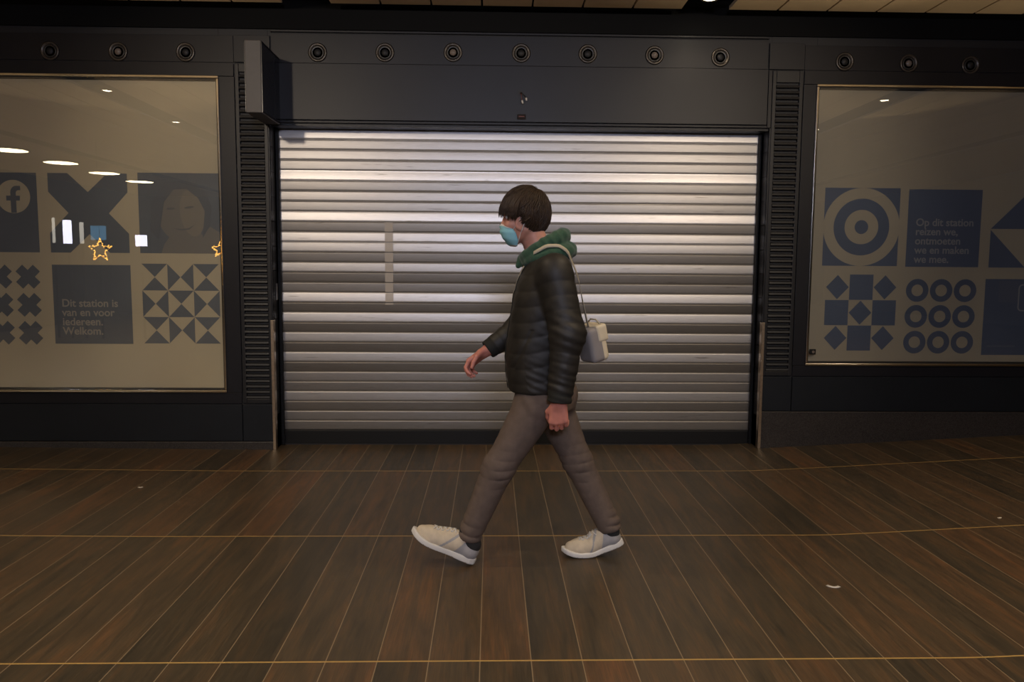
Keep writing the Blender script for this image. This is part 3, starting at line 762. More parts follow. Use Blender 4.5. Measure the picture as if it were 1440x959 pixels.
def np_mesh(name, P, F):
    me = bpy.data.meshes.new(name); me.vertices.add(len(P)); me.vertices.foreach_set('co', P.astype(np.float32).ravel())
    me.loops.add(F.size); me.loops.foreach_set('vertex_index', F.astype(np.int32).ravel())
    me.polygons.add(len(F)); me.polygons.foreach_set('loop_start', np.arange(0, F.size, F.shape[1], dtype=np.int32))
    me.update(calc_edges=True); me.validate(); return me
def normals(P, F):
    n = np.cross(P[F[:, 2]]-P[F[:, 0]], P[F[:, 3]]-P[F[:, 1]]); out = np.zeros_like(P)
    for c in range(4):
        for q in range(3): out[:, q] += np.bincount(F[:, c], n[:, q], len(P))
    return out/np.maximum(np.linalg.norm(out, axis=1), 1e-9)[:, None]
def wob(P, f, seed):
    r = np.random.default_rng(seed); o = np.zeros(len(P))
    for _ in range(6):
        d = r.normal(size=3); d /= np.linalg.norm(d); o += np.sin(P@d*f*r.uniform(.6, 1.5)+r.uniform(0, 6.28))
    return o/6
def V3(*a): return np.array(a, float)

# ---- joints (metres); the person walks towards -X, the left arm and left leg are nearest
YC = -2.17
hipN, knN, anN = V3(.225, -2.245, .84), V3(.036, -2.25, .455), V3(-.100, -2.225, .125)
hipF, knF, anF = V3(.250, -2.095, .84), V3(.402, -2.095, .445), V3(.553, -2.11, .135)
shN, elN, wrN = V3(.265, -2.352, 1.325), V3(.318, -2.405, 1.06), V3(.286, -2.415, .79)
shF, elF, wrF = V3(.235, -1.985, 1.315), V3(.145, -1.945, 1.06), V3(-.008, -1.975, .952)
neck0, neck1 = V3(.225, YC, 1.36), V3(.172, YC, 1.50)

body = Field((-.45, -2.56, -.02), (.70, -1.85, 1.74), .004)
# trunk, legs, arms
body.stack([(.80, .238, YC, .085, .13), (.95, .225, YC, .085, .13), (1.15, .225, YC, .095, .15), (1.28, .235, YC, .085, .165), (1.36, .235, YC, .05, .10)], .02)
for h_, k_, a_ in ((hipN, knN, anN), (hipF, knF, anF)):
    body.cone(h_, k_, .066, .044, .03); body.cone(k_, a_, .043, .031, .02)
    calf = k_+(a_-k_)*.3+V3(.008, 0, 0); body.cone(k_+(a_-k_)*.1, calf, .032, .036, .02); body.cone(calf, a_, .036, .03, .02)
for s_, e_, w_2 in ((shN, elN, wrN), (shF, elF, wrF)):
    body.cone(V3(.235, YC, 1.33), s_, .05, .045, .03); body.cone(s_, e_, .045, .037, .02); body.cone(e_, w_2, .037, .0265, .02)
body.cone(neck0, neck1, .060, .054, .03)
# feet (inside the shoes)
for a_, dr, hl in ((anN, V3(-.906, 0, .42), V3(.045, 0, -.075)), (anF, V3(-.90, 0, -.43), V3(.03, 0, -.05))):
    body.cone(a_, a_+hl*.55, .029, .022, .015); body.cone(a_+hl*.45, a_+dr*.10+hl*.55, .024, .021, .015)
# head
body.ell((.150, YC, 1.578), (.090, .072, .097), .012)
body.ell((.118, YC, 1.545), (.064, .062, .085), .02)
body.cone((.105, YC, 1.505), (.092, YC, 1.462), .050, .032, .025)
for sy in (-1, 1):
    body.cone((.145, YC+sy*.050, 1.500), (.098, YC+sy*.022, 1.452), .020, .017, .02)
    body.ell((.080, YC+sy*.038, 1.520), (.022, .022, .020), .015)
body.cone((.070, YC-.03, 1.578), (.070, YC+.03, 1.578), .014, .014, .012)
for sy in (-1, 1):
    body.ell((.056, YC+sy*.031, 1.556), (.013, .016, .010), .010, 's')
body.cone((.064, YC, 1.556), (.047, YC, 1.516), .009, .012, .010)
for sy in (-1, 1): body.ell((.058, YC+sy*.013, 1.511), (.012, .009, .008), .006)
body.cone((.060, YC-.017, 1.484), (.060, YC+.017, 1.484), .0065, .0065, .006); body.cone((.062, YC-.015, 1.474), (.062, YC+.015, 1.474), .007, .007, .006)
# eyelids
for sy in (-1, 1):
    body.cone((.056, YC+sy*.045, 1.558), (.053, YC+sy*.020, 1.560), .0048, .0048, .004); body.cone((.059, YC+sy*.044, 1.547), (.056, YC+sy*.020, 1.548), .004, .004, .004)
# ears
for sy in (-1, 1):
    c_ = V3(.121, YC+sy*.071, 1.528)
    body.ell(c_, (.0205, .0095, .034), .006, 'u', (0, .22, sy*-.30)); body.ell(c_+V3(.003, 0, -.026), (.010, .007, .011), .005)
    body.ell(c_+V3(.000, sy*.009, .004), (.0105, .006, .019), .004, 's', (0, .22, sy*-.30)); body.ell(c_+V3(-.014, sy*.004, -.002), (.005, .006, .009), .004)

def hand(w, d, n, t, curl, thumb_in=.5, sc=1.0, spread=.05):
    d = d/np.linalg.norm(d); n = n-(n@d)*d; n /= np.linalg.norm(n); t = t-(t@d)*d-(t@n)*n; t /= np.linalg.norm(t)
    offs = [.030, .010, -.010, -.029]; lens = [.072, .080, .074, .058]; palm = [.092, .094, .089, .081]
    body.cone(w-d*.03, w+d*.02, .0265*sc, .024*sc, .015)
    for o, L_, pl in zip(offs, lens, palm):
        k0 = w+d*pl*sc+t*o*sc
        body.cone(w+d*.015*sc+t*o*.55*sc, k0, .0155*sc, .0118*sc, .012)
        dirv = d+t*(o*spread*8); dirv /= np.linalg.norm(dirv); p = k0; a_ = 0
        for j, (fr_, cu) in enumerate(zip((.46, .30, .24), curl)):
            a_ += cu*(1+.12*(.03-o)/.06)
            v = dirv*math.cos(a_)+n*math.sin(a_); q = p+v*L_*fr_*sc
            body.cone(p, q, (.0094-.0009*j)*sc, (.0086-.0009*j)*sc, .003); p = q
    b_ = w+d*.030*sc+t*.022*sc
    v = d*.62+t*.62+n*.35; v /= np.linalg.norm(v); m_ = b_+v*.038*sc; body.cone(b_, m_, .0155*sc, .0115*sc, .012)
    v2 = d*.93+t*.10+n*thumb_in; v2 /= np.linalg.norm(v2); q = m_+v2*.030*sc; body.cone(m_, q, .0108*sc, .0095*sc, .004)
    v3 = d*.90-t*.08+n*(thumb_in+.25); v3 /= np.linalg.norm(v3); body.cone(q, q+v3*.022*sc, .0093*sc, .0078*sc, .003)
hand(wrN+V3(0, 0, -.004), V3(-.03, .03, -1), V3(.30, .95, 0), V3(-.95, .30, 0), (.55, .95, .6), .5, 1.06)
hand(wrF+V3(-.010, 0, -.006), V3(-.80, -.08, -.59), V3(.35, -.45, -.80), V3(-.35, -.82, .45), (.55, .8, .5), .5, 1.08)
P_, F_ = body.mesh('person', 1); del body
me = np_mesh('person', P_, F_)
person = link_mesh('person', me, [M['skin'], M['hand']], None, True)
cen = P_[F_].mean(1); isH = ((np.linalg.norm(cen-(wrN+V3(0, 0, -.06)), axis=1) < .14) | (np.linalg.norm(cen-(wrF+V3(-.06, 0, -.06)), axis=1) < .14))
me.polygons.foreach_set('material_index', isH.astype(np.int32))
tag(person, 'person in a dark jacket, green hood and blue face mask walking left past the shutter', 'person')
body_bvh = BVHTree.FromPolygons([Vector(p) for p in P_], F_.tolist())

for sy in (-1, 1):
    B = MB(); c_ = V3(.0655, YC+sy*.031, 1.5535); B.sphere(c_, .0115, 0, 20); B.sphere(c_+V3(-.0045, 0, 0), .0078, 1, 16)
    B.build('eye', [M['eye_white'], M['iris']], person)

# ---- jacket: quilted torso and sleeves
def quilt(pitch, amp, ph=0):
    def f(s_, X, Y, Z): return amp*(np.abs(np.sin(PI*(s_/pitch+ph)+.25*np.sin(X*23+Y*17)))**.55-.5)
    return f
def tor_mod(X, Y, Z):
    zz = Z+.02*np.sin(X*7+1)+.0*Y
    return .0028*(np.abs(np.sin(PI*zz/.066+.3*np.sin(X*19+Y*11)))**.55-.5)
jk = Field((-.10, -2.56, .70), (.50, -1.80, 1.46), .004)
jk.stack([(.785, .212, YC, .128, .172), (.82, .212, YC, .140, .180), (.95, .203, YC, .140, .180), (1.10, .214, YC, .132, .182), (1.22, .225, YC, .125, .190), (1.30, .236, YC, .108, .185), (1.36, .243, YC, .085, .130), (1.40, .242, YC, .070, .085)], .02, tor_mod)
jk.cone(V3(.245, YC-.06, 1.335), shN+V3(0, 0, -.012), .062, .066, .04)
jk.cone(V3(.245, YC+.06, 1.335), shF+V3(0, 0, -.012), .062, .066, .04)
jk.cone(shN, elN, .074, .070, .025, mod=quilt(.060, .0026)); jk.cone(elN, wrN+V3(0, 0, -.005), .070, .049, .03, mod=quilt(.045, .0034, .3))
jk.cone(shF, elF, .070, .064, .02, mod=quilt(.060, .0026)); jk.cone(elF, wrF, .064, .045, .03, mod=quilt(.045, .0034, .3))
# open the cuffs
for w_2, e_ in ((wrN, elN), (wrF, elF)):
    dd = (w_2-e_)/np.linalg.norm(w_2-e_); jk.cone(w_2+dd*.070, w_2+dd*.14, .070, .070, .008, 's'); jk.cone(w_2-dd*.055, w_2+dd*.06, .033, .037, .006, 's')
# neckline opening and hem hollow
jk.cone(neck0+V3(0, 0, .02), neck0+V3(-.02, 0, .15), .062, .066, .01, 's')
jk.stack([(.74, .212, YC, .116, .158), (.812, .212, YC, .122, .162)], .006, None, 's')
P_, F_ = jk.mesh('jacket', 1); del jk
nn = normals(P_, F_); rip = wob(P_*V3(1, 1, 2.2), 42, 3)*.0024+wob(P_*V3(1, 1, 1.6), 95, 5)*.0010
# pocket fold and elbow creases
rip -= .004*np.exp(-((P_[:, 0]-(.13+.45*(P_[:, 2]-.98)))/.008)**2)*((P_[:, 2] > .90) & (P_[:, 2] < 1.07))
el_m = np.exp(-(((P_-elN)**2).sum(1))/.09**2); rip += .003*el_m*np.sin(P_[:, 2]*150+P_[:, 0]*60)
lo_m = np.clip((.98-P_[:, 2])/.12, 0, 1)*(P_[:, 1] < -2.34); rip += .0013*lo_m*np.sin(P_[:, 2]*190+P_[:, 0]*70+wob(P_, 20, 9)*2)
P_ = P_+nn*rip[:, None]
jm = np_mesh('jacket', P_, F_); jacket = link_mesh('jacket', jm, [M['jacket'], M['cuff']], person, True)
cen = P_[F_].mean(1); cu = np.zeros(len(cen), bool)
for w_2, e_ in ((wrN, elN), (wrF, elF)):
    dd = (w_2-e_)/np.linalg.norm(w_2-e_); r_v = cen-w_2; al = r_v@dd; cu |= (al > -.030) & (al < .06) & (np.linalg.norm(r_v-al[:, None]*dd, axis=1) < .07)
cu |= (cen[:, 2] < .797) & (cen[:, 1] > -2.352)
jm.polygons.foreach_set('material_index', cu.astype(np.int32))
jk_bvh = BVHTree.FromPolygons([Vector(p) for p in P_], F_.tolist())
B = MB(); zp = []
for i in range(24):
    z = .80+i*(1.335-.80)/23; h = jk_bvh.ray_cast(Vector((-.2, YC-.004, z)), Vector((1, 0, 0)))[0]
    if h: zp.append(h+Vector((-.001, 0, 0)))
B.ribbon(zp, [(-1, 0, 0)]*len(zp), .014, .003); B.build('zip', M['cuff'], jacket)

# ---- hood of the green sweater
hd = Field((.02, -2.40, 1.24), (.46, -1.94, 1.58), .004)
def ringpt(a_, rx, ry, z0, tilt, cx=.232): return V3(cx-rx*math.cos(a_), YC+ry*math.sin(a_), z0+tilt*((1-math.cos(a_))/2)**.7)
def hood_ring(rx, ry, z0, tilt, r0, r1, cx, k, n=20):
    for i in range(n):
        a0, a1 = 2*PI*i/n, 2*PI*(i+1)/n
        q0, q1 = [(r0+(r1-r0)*((1-math.cos(q))/2)**1.2) for q in (a0, a1)]
        hd.cone(ringpt(a0, rx, ry, z0, tilt, cx), ringpt(a1, rx, ry, z0, tilt, cx), q0, q1, k)
hood_ring(.086, .088, 1.372, .104, .022, .034, .228, .010)     # inner fold, high at the nape
hood_ring(.096, .106, 1.356, .056, .019, .037, .244, .008)     # outer fold lying on the shoulders
hd.ell((.292, YC, 1.425), (.048, .086, .050), .015)
hd.cone((.133, YC, 1.372), (.116, YC-.006, 1.342), .020, .012, .015)
hd.cone(neck0+V3(-.005, 0, .02), neck1+V3(.012, 0, .10), .056, .058, .012, 's')
P_, F_ = hd.mesh('hood', 1); nn = normals(P_, F_); P_ = P_+nn*(wob(P_*V3(1, 1, 2), 55, 11)*.0032+.0012*np.sin(P_[:, 2]*110+P_[:, 0]*120+wob(P_, 30, 2)*5))[:, None]
hood = link_mesh('hood', np_mesh('hood', P_, F_), M['hood'], person, True)
hd_bvh = BVHTree.FromPolygons([Vector(p) for p in P_], F_.tolist())
# ---- trousers
tr_ = Field((-.24, -2.42, .08), (.70, -1.94, .93), .004)
tr_.stack([(.70, .236, YC, .125, .150), (.78, .230, YC, .122, .155), (.90, .222, YC, .112, .150)], .02)
tr_.cone(hipN+V3(-.015, 0, -.09), knN, .096, .067, .045); tr_.cone(knN, anN+V3(.010, 0, .020), .068, .054, .03)
tr_.cone(hipF+V3(.015, 0, -.10), knF, .098, .066, .045); tr_.cone(knF, anF+V3(-.004, 0, .012), .066, .055, .03)
tr_.ell((.31, YC+.045, .765), (.085, .09, .085), .04)
for k_, a_ in ((knN, anN+V3(.010, 0, .012)), (knF, anF+V3(-.004, 0, .004))):
    dd = (a_-k_)/np.linalg.norm(a_-k_); tr_.cone(a_+dd*.105, a_+dd*.16, .080, .080, .005, 's'); tr_.cone(a_-dd*.03, a_+dd*.10, .043, .045, .004, 's')
P_, F_ = tr_.mesh('trousers', 1); del tr_; nn = normals(P_, F_)
dis = wob(P_*V3(1, 1, .6), 30, 21)*.0032
for h_, k_, a_, sd in ((hipN, knN, anN, 1), (hipF, knF, anF, 2)):
    ax_ = (a_-k_)/np.linalg.norm(a_-k_); s_ = (P_-k_)@ax_; L_ = np.linalg.norm(a_-k_)
    near = np.linalg.norm(P_-(k_+np.clip(s_, -.15, L_)[:, None]*ax_), axis=1) < .11
    w1 = np.exp(-((s_-.03)/.085)**2)*.0036+np.exp(-((s_-L_+.015)/.060)**2)*.0062+.0005
    msk = np.clip(.45+1.3*wob(P_*V3(1.6, 1.6, .7), 24, 50+sd), 0, 1)           # creases come and go round the leg
    ph = s_*150+wob(P_, 16, 30+sd)*5+P_[:, 0]*35*(1 if sd == 1 else -1)
    dis += near*w1*msk*(np.abs(np.sin(ph*.5))**.6*2-1.2)
top = np.clip((P_[:, 2]-.58)/.1, 0, 1); dis += top*.0022*np.clip(.4+1.2*wob(P_, 18, 61), 0, 1)*np.sin((P_[:, 2]*.8+P_[:, 0]*.9)*85+wob(P_, 12, 44)*3)
P_ = P_+nn*dis[:, None]
trousers = link_mesh('trousers', np_mesh('trousers', P_, F_), M['trouser'], person, True)

# ---- shoes, modelled flat (heel at 0, toe at +x) then bent and placed
def shoe(place, bend, yaw_lbl):
    def deform(P):
        P = P.copy(); out = P.copy(); xb = .175
        if bend > 0:                                   # heel lifted about the ball of the foot
            t = np.clip((xb-P[:, 0])/.05, 0, 1); a_ = bend*np.where(t < 1, t*.5, 1-.5*1)*2
            a_ = bend*t; s_ = np.maximum(xb-P[:, 0], 0)
            arcx = np.where(s_ < .05, np.sin(np.minimum(s_/.05, 1)*bend)*.05/bend, math.sin(bend)*.05/bend+(s_-.05)*math.cos(bend))
            arcz = np.where(s_ < .05, (1-np.cos(np.minimum(s_/.05, 1)*bend))*.05/bend, (1-math.cos(bend))*.05/bend+(s_-.05)*math.sin(bend))
            out[:, 0] = np.where(P[:, 0] < xb, xb-arcx+P[:, 2]*np.sin(a_), P[:, 0]); out[:, 2] = np.where(P[:, 0] < xb, arcz+P[:, 2]*np.cos(a_), P[:, 2])
        sp2 = np.maximum(out[:, 0]-.20, 0); out[:, 2] += 2.2*sp2**2
        return place(out)
    def wid(x): return np.interp(x, [-.005, .0, .02, .06, .12, .18, .215, .25, .275, .290, .296], [.004, .016, .030, .035, .036, .046, .047, .042, .030, .014, .004])
    def cenl(x): return np.interp(x, [0, .1, .2, .29], [0, -.002, .002, .008])
    S_ = Field((-.03, -.08, -.02), (.33, .08, .16), .003)
    S_.stack([(0, 0, 0, 1, 1)], 0) if False else None
    def solef(X, Y, Z):
        d = np.abs(Y-cenl(X))-wid(X)-.003; d = np.maximum(d, np.maximum(-X-.006, X-.298)); zt = np.interp(X, [0, .1, .2, .3], [.030, .026, .024, .026])
        e = np.maximum(-Z, Z-zt); r_ = .006
        return np.minimum(np.maximum(d+r_, e+r_), 0)+np.sqrt(np.maximum(d+r_, 0)**2+np.maximum(e+r_, 0)**2)-r_
    S_.put(solef, (-.01, -.06, 0), (.30, .06, .03), 0)
    P, F = S_.mesh('s', 1); c0 = P[F].mean(1)
    sole_m = np_mesh('sole', deform(P), F); under = c0[:, 2] < .004
    U = Field((-.03, -.08, 0), (.33, .08, .16), .003)
    U.cone((.036, 0, .045), (.036, 0, .082), .036, .033, .02); U.cone((.04, 0, .05), (.10, 0, .055), .037, .038, .02); U.cone((.085, 0, .085), (.13, 0, .072), .030, .028, .02)
    U.cone((.10, 0, .055), (.155, 0, .046), .038, .041, .02); U.cone((.155, 0, .046), (.215, .002, .034), .041, .041, .02); U.cone((.215, .002, .032), (.250, .005, .028), .041, .030, .02)
    U.cone((.125, 0, .088), (.215, .001, .058), .014, .014, .015)
    U.put(lambda X, Y, Z: (Z-.018)+0*X+0*Y, (-.03, -.08, 0), (.33, .08, .02), .002, 's')
    U.put(lambda X, Y, Z: np.sqrt(((X-.058)/1.25)**2+Y**2)-.0275+0*Z+np.maximum(.055-Z, 0), (-.0, -.05, .055), (.12, .05, .16), .006, 's')
    P, F = U.mesh('u', 1); c1 = P[F].mean(1); nn = normals(P, F); P = P+nn*(wob(P, 110, 4)*.0008)[:, None]
    up_m = np_mesh('shoe', deform(P), F)
    grey = ((c1[:, 0] < .085-.5*(c1[:, 2]-.06)) & (np.abs(c1[:, 1]) > .012)) | (np.abs(c1[:, 0]-(.148-.75*(c1[:, 2]-.045))) < .006)
    o = link_mesh('shoe', up_m, [M['shoe'], M['shoe_grey']], person, True); up_m.polygons.foreach_set('material_index', grey.astype(np.int32))
    so = link_mesh('sole', sole_m, [M['sole'], M['tread']], o, True); sole_m.polygons.foreach_set('material_index', under.astype(np.int32))
    so.matrix_parent_inverse = Matrix.Identity(4)
    bv = BVHTree.FromPolygons([Vector(p) for p in P], F.tolist())
    B = MB()
    for k in range(5):
        x0_ = .125+k*.019
        for s_ in (1, -1):
            pts = []
            for j in range(9):
                f_ = j/8; y = s_*(-.021+.042*f_); x_ = x0_+.016*f_
                hh = bv.ray_cast(Vector((x_, y, .2)), Vector((0, 0, -1)))[0]
                if hh: pts.append((hh.x, hh.y, hh.z+.0022))
            if len(pts) > 3: B.tube(deform(np.array(pts)), .0028, 6)
    for s_ in (1, -1):
        th = np.linspace(0, 2*PI, 13); lp = np.stack([.112-.010*(1-np.cos(th))*.5+.004*np.sin(th), s_*(.004+.024*(1-np.cos(th))/2), .106+.006*np.sin(th)-.012*(1-np.cos(th))/2], 1)
        B.tube(deform(lp), .0024, 6)
    la = B.build('laces', M['sole'], o); la.matrix_parent_inverse = Matrix.Identity(4)
    # sock showing in the opening
    return o
def place_front(P):
    th = math.radians(25.5); c_, s_ = math.cos(th), math.sin(th)
    P = P*1.06; return np.stack([-.080-(P[:, 0]*c_-P[:, 2]*s_), -2.222-P[:, 1], .003+P[:, 0]*s_+P[:, 2]*c_], 1)
def place_rear(P): return np.stack([.624-P[:, 0]-.0, -2.11-P[:, 1], P[:, 2]+.001], 1)
shoe(place_front, 0, 'front'); 
def place_rear2(P):
    Q = place_rear(P); Q[:, 0] += .004; return Q
shoe(place_rear2, .36, 'rear')
for a_, dd in ((anN, V3(.02, 0, -.03)), (anF, V3(.01, 0, -.03))):
    f_ = Field(a_-.12, a_+.12, .005); f_.cone(a_+V3(0, 0, .03), a_+dd, .041, .040, .01); P, F = f_.mesh('k', 1)
    link_mesh('sock', np_mesh('sock', P, F), M['sock'], person, True)

# ---- face mask
B = MB(); nu, nv = 28, 16; grid = []
for j in range(nv+1):
    v = j/nv; z = 1.522-.094*v
    xf = np.interp(v, [0, .12, .3, .55, .8, 1], [.052, .040, .035, .043, .062, .090]); row = []
    for i in range(nu+1):
        u_ = (i/nu-.5)*PI*1.0
        hw = np.interp(v, [0, .3, .7, 1], [.052, .064, .061, .046]); xs_ = np.interp(v, [0, .3, .7, 1], [.085, .104, .114, .112])
        x_ = xf+(xs_-xf)*(1-math.cos(u_))**1.15; y = hw*math.sin(u_)
        pl = .0016*math.sin(v*PI*7)*math.cos(u_)
        zz = z-.010*(1-math.cos(u_))*(1-v)*1.2
        p = Vector((x_-pl, YC+y, zz))
        loc, nrm, _, dist = body_bvh.find_nearest(p)
        if loc is not None and (p-loc).dot(nrm) < .003: p = loc+nrm*.003
        row.append(B.bm.verts.new(p))
    grid.append(row)
for a_, b_ in zip(grid, grid[1:]):
    for i in range(nu):
        f = B.bm.faces.new((a_[i], a_[i+1], b_[i+1], b_[i])); f.smooth = True
        if a_ is grid[0] or b_ is grid[-1]: f.material_index = 1
co_l = [(g_[0].co.copy(), g_[-1].co.copy()) for g_ in grid]
fm = B.build('face_mask', [M['mask'], M['mask_edge']], person)
sd_ = fm.modifiers.new('Solidify', 'SOLIDIFY'); sd_.thickness = .0015; sd_.offset = 0
for q in (0, 1):
    sy = -1 if q == 0 else 1
    pA, pB = co_l[2][q], co_l[-3][q]; e1 = Vector((.130, YC+sy*.074, 1.556)); e2 = Vector((.143, YC+sy*.078, 1.528)); e3 = Vector((.128, YC+sy*.072, 1.498))
    pts = []
    ctr = [pA, pA.lerp(e1, .5)+Vector((0, sy*.004, 0)), e1, e2, e3, pB.lerp(e3, .5)+Vector((0, sy*.004, 0)), pB]
    for i in range(len(ctr)-1):
        for s_ in (0, .5): pts.append(ctr[i].lerp(ctr[i+1], s_))
    pts.append(ctr[-1]); out_ = []
    for p in pts:
        loc, nrm, _, dist = body_bvh.find_nearest(p)
        if (p-loc).dot(nrm) < .002: p = loc+nrm*.002
        out_.append(p)
    MB().tube(out_, .0016, 6).build('ear_loop', M['mask_edge'], fm)

# ---- hair: scalp cap plus combed strands
hc = V3(.150, YC, 1.572); hr = V3(.094, .080, .101)
crown = V3(.42, -.05, .90); crown /= np.linalg.norm(crown)
e1_ = np.cross(crown, V3(0, 1, 0)); e1_ /= np.linalg.norm(e1_); e1_ = e1_ if e1_[0] < 0 else -e1_; e2_ = np.cross(crown, e1_)   # e1 points to the face
def hdir(th, ph): return crown*math.cos(th)+(e1_*math.cos(ph)+e2_*math.sin(ph))*math.sin(th)
def thmax(ph):
    a_ = abs(math.atan2(math.sin(ph), math.cos(ph)))           # 0 = face, pi = nape
    return np.interp(a_, [0, .45, .75, .98, 1.12, 1.25, 1.45, 1.75, 2.1, 2.5, PI], [1.98, 2.02, 2.04, 2.16, 2.06, 1.84, 1.90, 2.30, 2.40, 2.42, 2.42])
def thick(th, ph):
    a_ = abs(math.atan2(math.sin(ph), math.cos(ph)))
    base = np.interp(a_, [0, .8, 1.3, 2, PI], [.020, .016, .012, .015, .017]); top = .021
    w_3 = min(1, th/1.1); r_ = top*(1-w_3)+base*w_3
    if th > 1.6: r_ *= np.interp(th, [1.6, 2.3], [1, .70 if a_ > .9 else .95])
    return r_
verts, faces = [], []
def strand(pts, r, n=4):
    b0 = len(verts); m_ = len(pts)
    for i, p in enumerate(pts):
        t = pts[min(i+1, m_-1)]-pts[max(i-1, 0)]; t /= max(np.linalg.norm(t), 1e-9); o = p-hc; u_ = np.cross(t, o); u_ /= max(np.linalg.norm(u_), 1e-9); w_3 = np.cross(u_, t)
        rr = r*(1-(i/(m_-1))**2.2*.85)
        for k in range(n):
            a_ = 2*PI*k/n; verts.append(p+rr*(1.6*math.cos(a_)*u_+.7*math.sin(a_)*w_3))
    for i in range(m_-1):
        for k in range(n): faces.append((b0+i*n+k, b0+i*n+(k+1) % n, b0+(i+1)*n+(k+1) % n, b0+(i+1)*n+k))
# cap
nph, nth = 72, 26; base = len(verts)
for j in range(nth+1):
    for i in range(nph):
        ph = 2*PI*i/nph-PI; tm = thmax(ph)-.20; th = tm*j/nth; d_ = hdir(th, ph)
        off = thick(th, ph)*.72*(1 if j < nth-1 else .3)
        rr = 1/np.sqrt(((d_/hr)**2).sum()); verts.append(hc+d_*(rr-.004+off))
for j in range(nth):
    for i in range(nph): faces.append((base+j*nph+i, base+j*nph+(i+1) % nph, base+(j+1)*nph+(i+1) % nph, base+(j+1)*nph+i))
for layer_ in range(3):
    for q in range(1250):
        ph = rng.uniform(-PI, PI); tm = thmax(ph)
        th0 = rng.uniform(.02, tm*.80)**1.0; ln = rng.uniform(.55, .95); th1 = min(th0+ln, tm+rng.uniform(-.22, .08))
        if th1-th0 < .2: th0 = th1-.35
        sw = rng.normal(0, .16)+(.10 if math.cos(ph) > .3 else 0); m_ = 8; pts = []; lift = rng.uniform(.62, 1.30)+.06*layer_
        for i in range(m_):
            f_ = i/(m_-1); th = th0+(th1-th0)*f_; p2 = ph+sw*f_**1.5; d_ = hdir(th, p2); rr = 1/np.sqrt(((d_/hr)**2).sum())
            pts.append(hc+d_*(rr-.004+thick(th, p2)*lift*(1 if i else .8)*(1-.18*(f_**3)*(1 if math.cos(ph) < .4 else 0))))
        strand(pts, rng.uniform(.0011, .0021))
# fringe swept forward over the forehead
for q in range(420):
    ph = rng.uniform(-1.05, 1.05); th0 = rng.uniform(.8, 1.45); th1 = 2.06+rng.uniform(-.24, .14)-.05*abs(ph); sw = rng.normal(.1, .10); pts = []
    for i in range(9):
        f_ = i/8; th = th0+(th1-th0)*f_; p2 = ph+sw*f_; d_ = hdir(th, p2); rr = 1/np.sqrt(((d_/hr)**2).sum())
        pts.append(hc+d_*(rr+.015+.008*f_)+V3(-.004*f_, 0, 0))
    strand(pts, rng.uniform(.0013, .0022))
# loose tufts that break the outline
for q in range(170):
    ph = rng.uniform(-PI, PI); th0 = rng.uniform(.2, thmax(ph)-.5); th1 = min(th0+rng.uniform(.35, .7), thmax(ph)+.10); sw = rng.normal(0, .35); pts = []
    kick = rng.uniform(.003, .010)
    for i in range(8):
        f_ = i/7; th = th0+(th1-th0)*f_; p2 = ph+sw*f_**1.5; d_ = hdir(th, p2); rr = 1/np.sqrt(((d_/hr)**2).sum())
        pts.append(hc+d_*(rr-.004+thick(th, p2)*1.05+kick*f_**2))
    strand(pts, rng.uniform(.0010, .0018))
hair = link_mesh('hair', np_mesh('hair', np.array(verts), np.array(faces)), M['hair'], person, True)
for sy in (-1, 1):
    B = MB()
    for q in range(26):
        f_ = q/25; p0 = Vector((.056+.010*f_**2, YC+sy*(.016+.032*f_), 1.574+.006*math.sin(f_*PI)+random.uniform(-.002, .002)))
        loc, nrm, _, dist = body_bvh.find_nearest(p0); p0 = loc+nrm*.001
        B.tube([p0, p0+Vector((.001, sy*.006, .003))+nrm*.001, p0+Vector((.003, sy*.011, .003))], .0012, 5, r1=.0004)
    B.build('eyebrow', M['hair'], person)

# ---- shoulder bag
bt = empty('shoulder_bag', (.462, -2.085, .905)); tag(bt, 'small cream shoulder bag hanging behind the person by a thin strap', 'bag')
Rb = Matrix.Translation((.462, -2.085, .990)) @ Euler((0, math.radians(-14), math.radians(28))).to_matrix().to_4x4()
def rbox(hx, hy, hz, r, off=(0, 0, 0), h=.004):
    f_ = Field((-hx-.02+off[0], -hy-.02+off[1], -hz-.02+off[2]), (hx+.02+off[0], hy+.02+off[1], hz+.02+off[2]), h)
    def fn(X, Y, Z):
        q = [np.abs(X-off[0])-hx+r, np.abs(Y-off[1])-hy+r, np.abs(Z-off[2])-hz+r]
        return np.sqrt(sum(np.maximum(a_, 0)**2 for a_ in q))+np.minimum(np.maximum(np.maximum(q[0], q[1]), q[2]), 0)-r
    f_.put(fn, (-hx+off[0], -hy+off[1], -hz+off[2]), (hx+off[0], hy+off[1], hz+off[2]), 0); P, F = f_.mesh('b', 2)
    return np.array([(Rb @ Vector(p))[:] for p in P]), F, P[F].mean(1)
P, F, c_ = rbox(.048, .060, .082, .022)
bm_ = np_mesh('bag_body', P, F); ob = link_mesh('bag_body', bm_, [M['bag_shade'], M['bag']], bt, True)
bm_.polygons.foreach_set('material_index', (c_[:, 0] > .012).astype(np.int32))
P, F, c_ = rbox(.030, .064, .040, .012, (.026, 0, .048)); link_mesh('flap', np_mesh('flap', P, F), M['bag'], bt, True)
MB().tube([Rb @ Vector(p) for p in ((.030, -.050, .088), (.030, -.02, .108), (.030, .02, .108), (.030, .05, .088))], .004, 6).build('top_handle', M['strap'], bt)
ctr = [(.180, -2.262, 1.385), (.200, -2.284, 1.408), (.238, -2.294, 1.430), (.285, -2.290, 1.424), (.330, -2.268, 1.388), (.375, -2.222, 1.305), (.404, -2.165, 1.19), (.432, -2.118, 1.09), (.445, -2.10, 1.06)]
pts, nrs = [], []
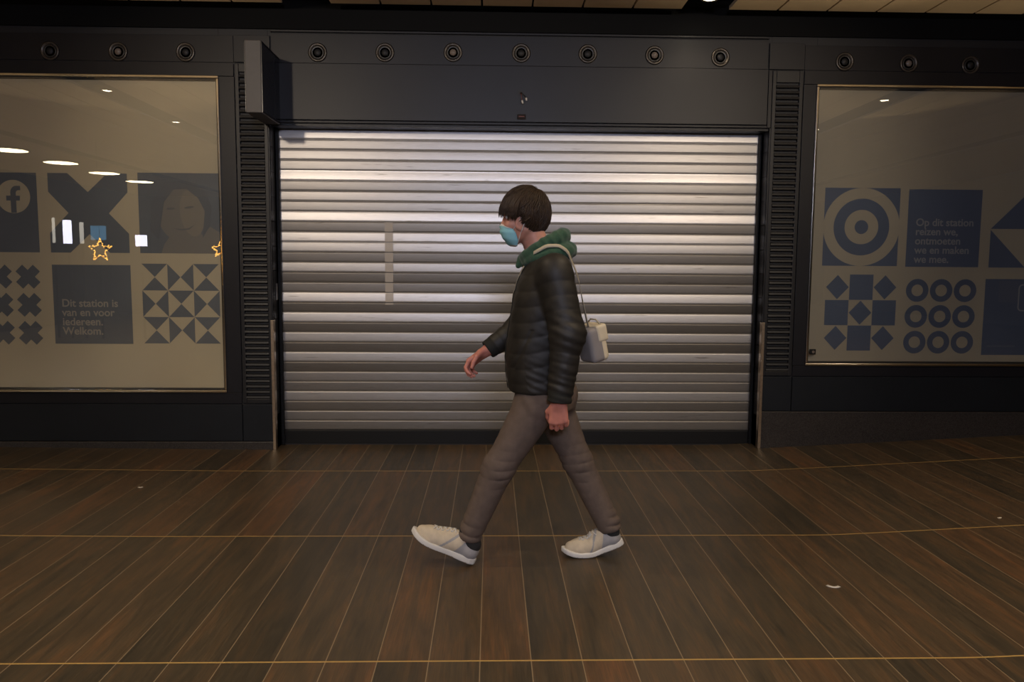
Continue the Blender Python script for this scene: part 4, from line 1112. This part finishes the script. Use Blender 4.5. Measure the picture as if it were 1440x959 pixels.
for i in range(len(ctr)-1):
    for s_ in (0, .25, .5, .75): pts.append(Vector(ctr[i]).lerp(Vector(ctr[i+1]), s_))
pts.append(Vector(ctr[-1])); ff = []
for i, p in enumerate(pts):
    for bv in (jk_bvh, hd_bvh):
        loc, nrm, _, dist = bv.find_nearest(p)
        if (p-loc).dot(nrm) < .004 or False: p = loc+nrm*.004
    nrm = (p-Vector((.235, YC, p.z-.06))).normalized(); ff.append((p, nrm))
for _ in range(2):
    ff = [ff[0]]+[((ff[i-1][0]+ff[i][0]*2+ff[i+1][0])/4, ff[i][1]) for i in range(1, len(ff)-1)]+[ff[-1]]
    g2 = []
    for q_, n_ in ff:
        for bv in (jk_bvh, hd_bvh):
            loc, nrm, _, dist = bv.find_nearest(q_)
            if (q_-loc).dot(nrm) < .005: q_ = loc+nrm*.005
        g2.append((q_, n_))
    ff = g2
ff[0] = (Vector((.178, -2.238, 1.378)), ff[0][1])
MB().ribbon([f_[0] for f_ in ff], [f_[1] for f_ in ff], .016, .003).build('strap', M['strap'], bt)
ctr = [(.128, -2.200, 1.352), (.108, -2.175, 1.318), (.095, -2.13, 1.27), (.090, -2.08, 1.20), (.095, -2.04, 1.13)]
ff = []
for i in range(len(ctr)-1):
    for s_ in (0, .33, .66):
        q_ = Vector(ctr[i]).lerp(Vector(ctr[i+1]), s_); loc, nrm, _, dist = jk_bvh.find_nearest(q_); ff.append((loc+nrm*.004, nrm))
MB().ribbon([f_[0] for f_ in ff], [f_[1] for f_ in ff], .022, .003).build('strap', M['strap'], bt)


# ------------------------------------------------------------------ camera
cam = bpy.data.cameras.new('camera'); co = bpy.data.objects.new('camera', cam); COL.objects.link(co); scene.camera = co
p_, y_, r_ = .0951, .0266, .0069
fw = Vector((math.sin(y_)*math.cos(p_), math.cos(y_)*math.cos(p_), -math.sin(p_))); rt = Vector((math.cos(y_), -math.sin(y_), 0)); up = rt.cross(fw)
rt2 = math.cos(r_)*rt+math.sin(r_)*up; up2 = -math.sin(r_)*rt+math.cos(r_)*up
co.matrix_world = Matrix(((rt2.x, up2.x, -fw.x, 0), (rt2.y, up2.y, -fw.y, -5.643), (rt2.z, up2.z, -fw.z, 1.34), (0, 0, 0, 1)))
cam.sensor_width = 36; cam.lens = 1100/1440*36; cam.clip_start = .05
scene.view_settings.view_transform = 'Standard'; scene.view_settings.look = 'None'
scene.view_settings.exposure = 0
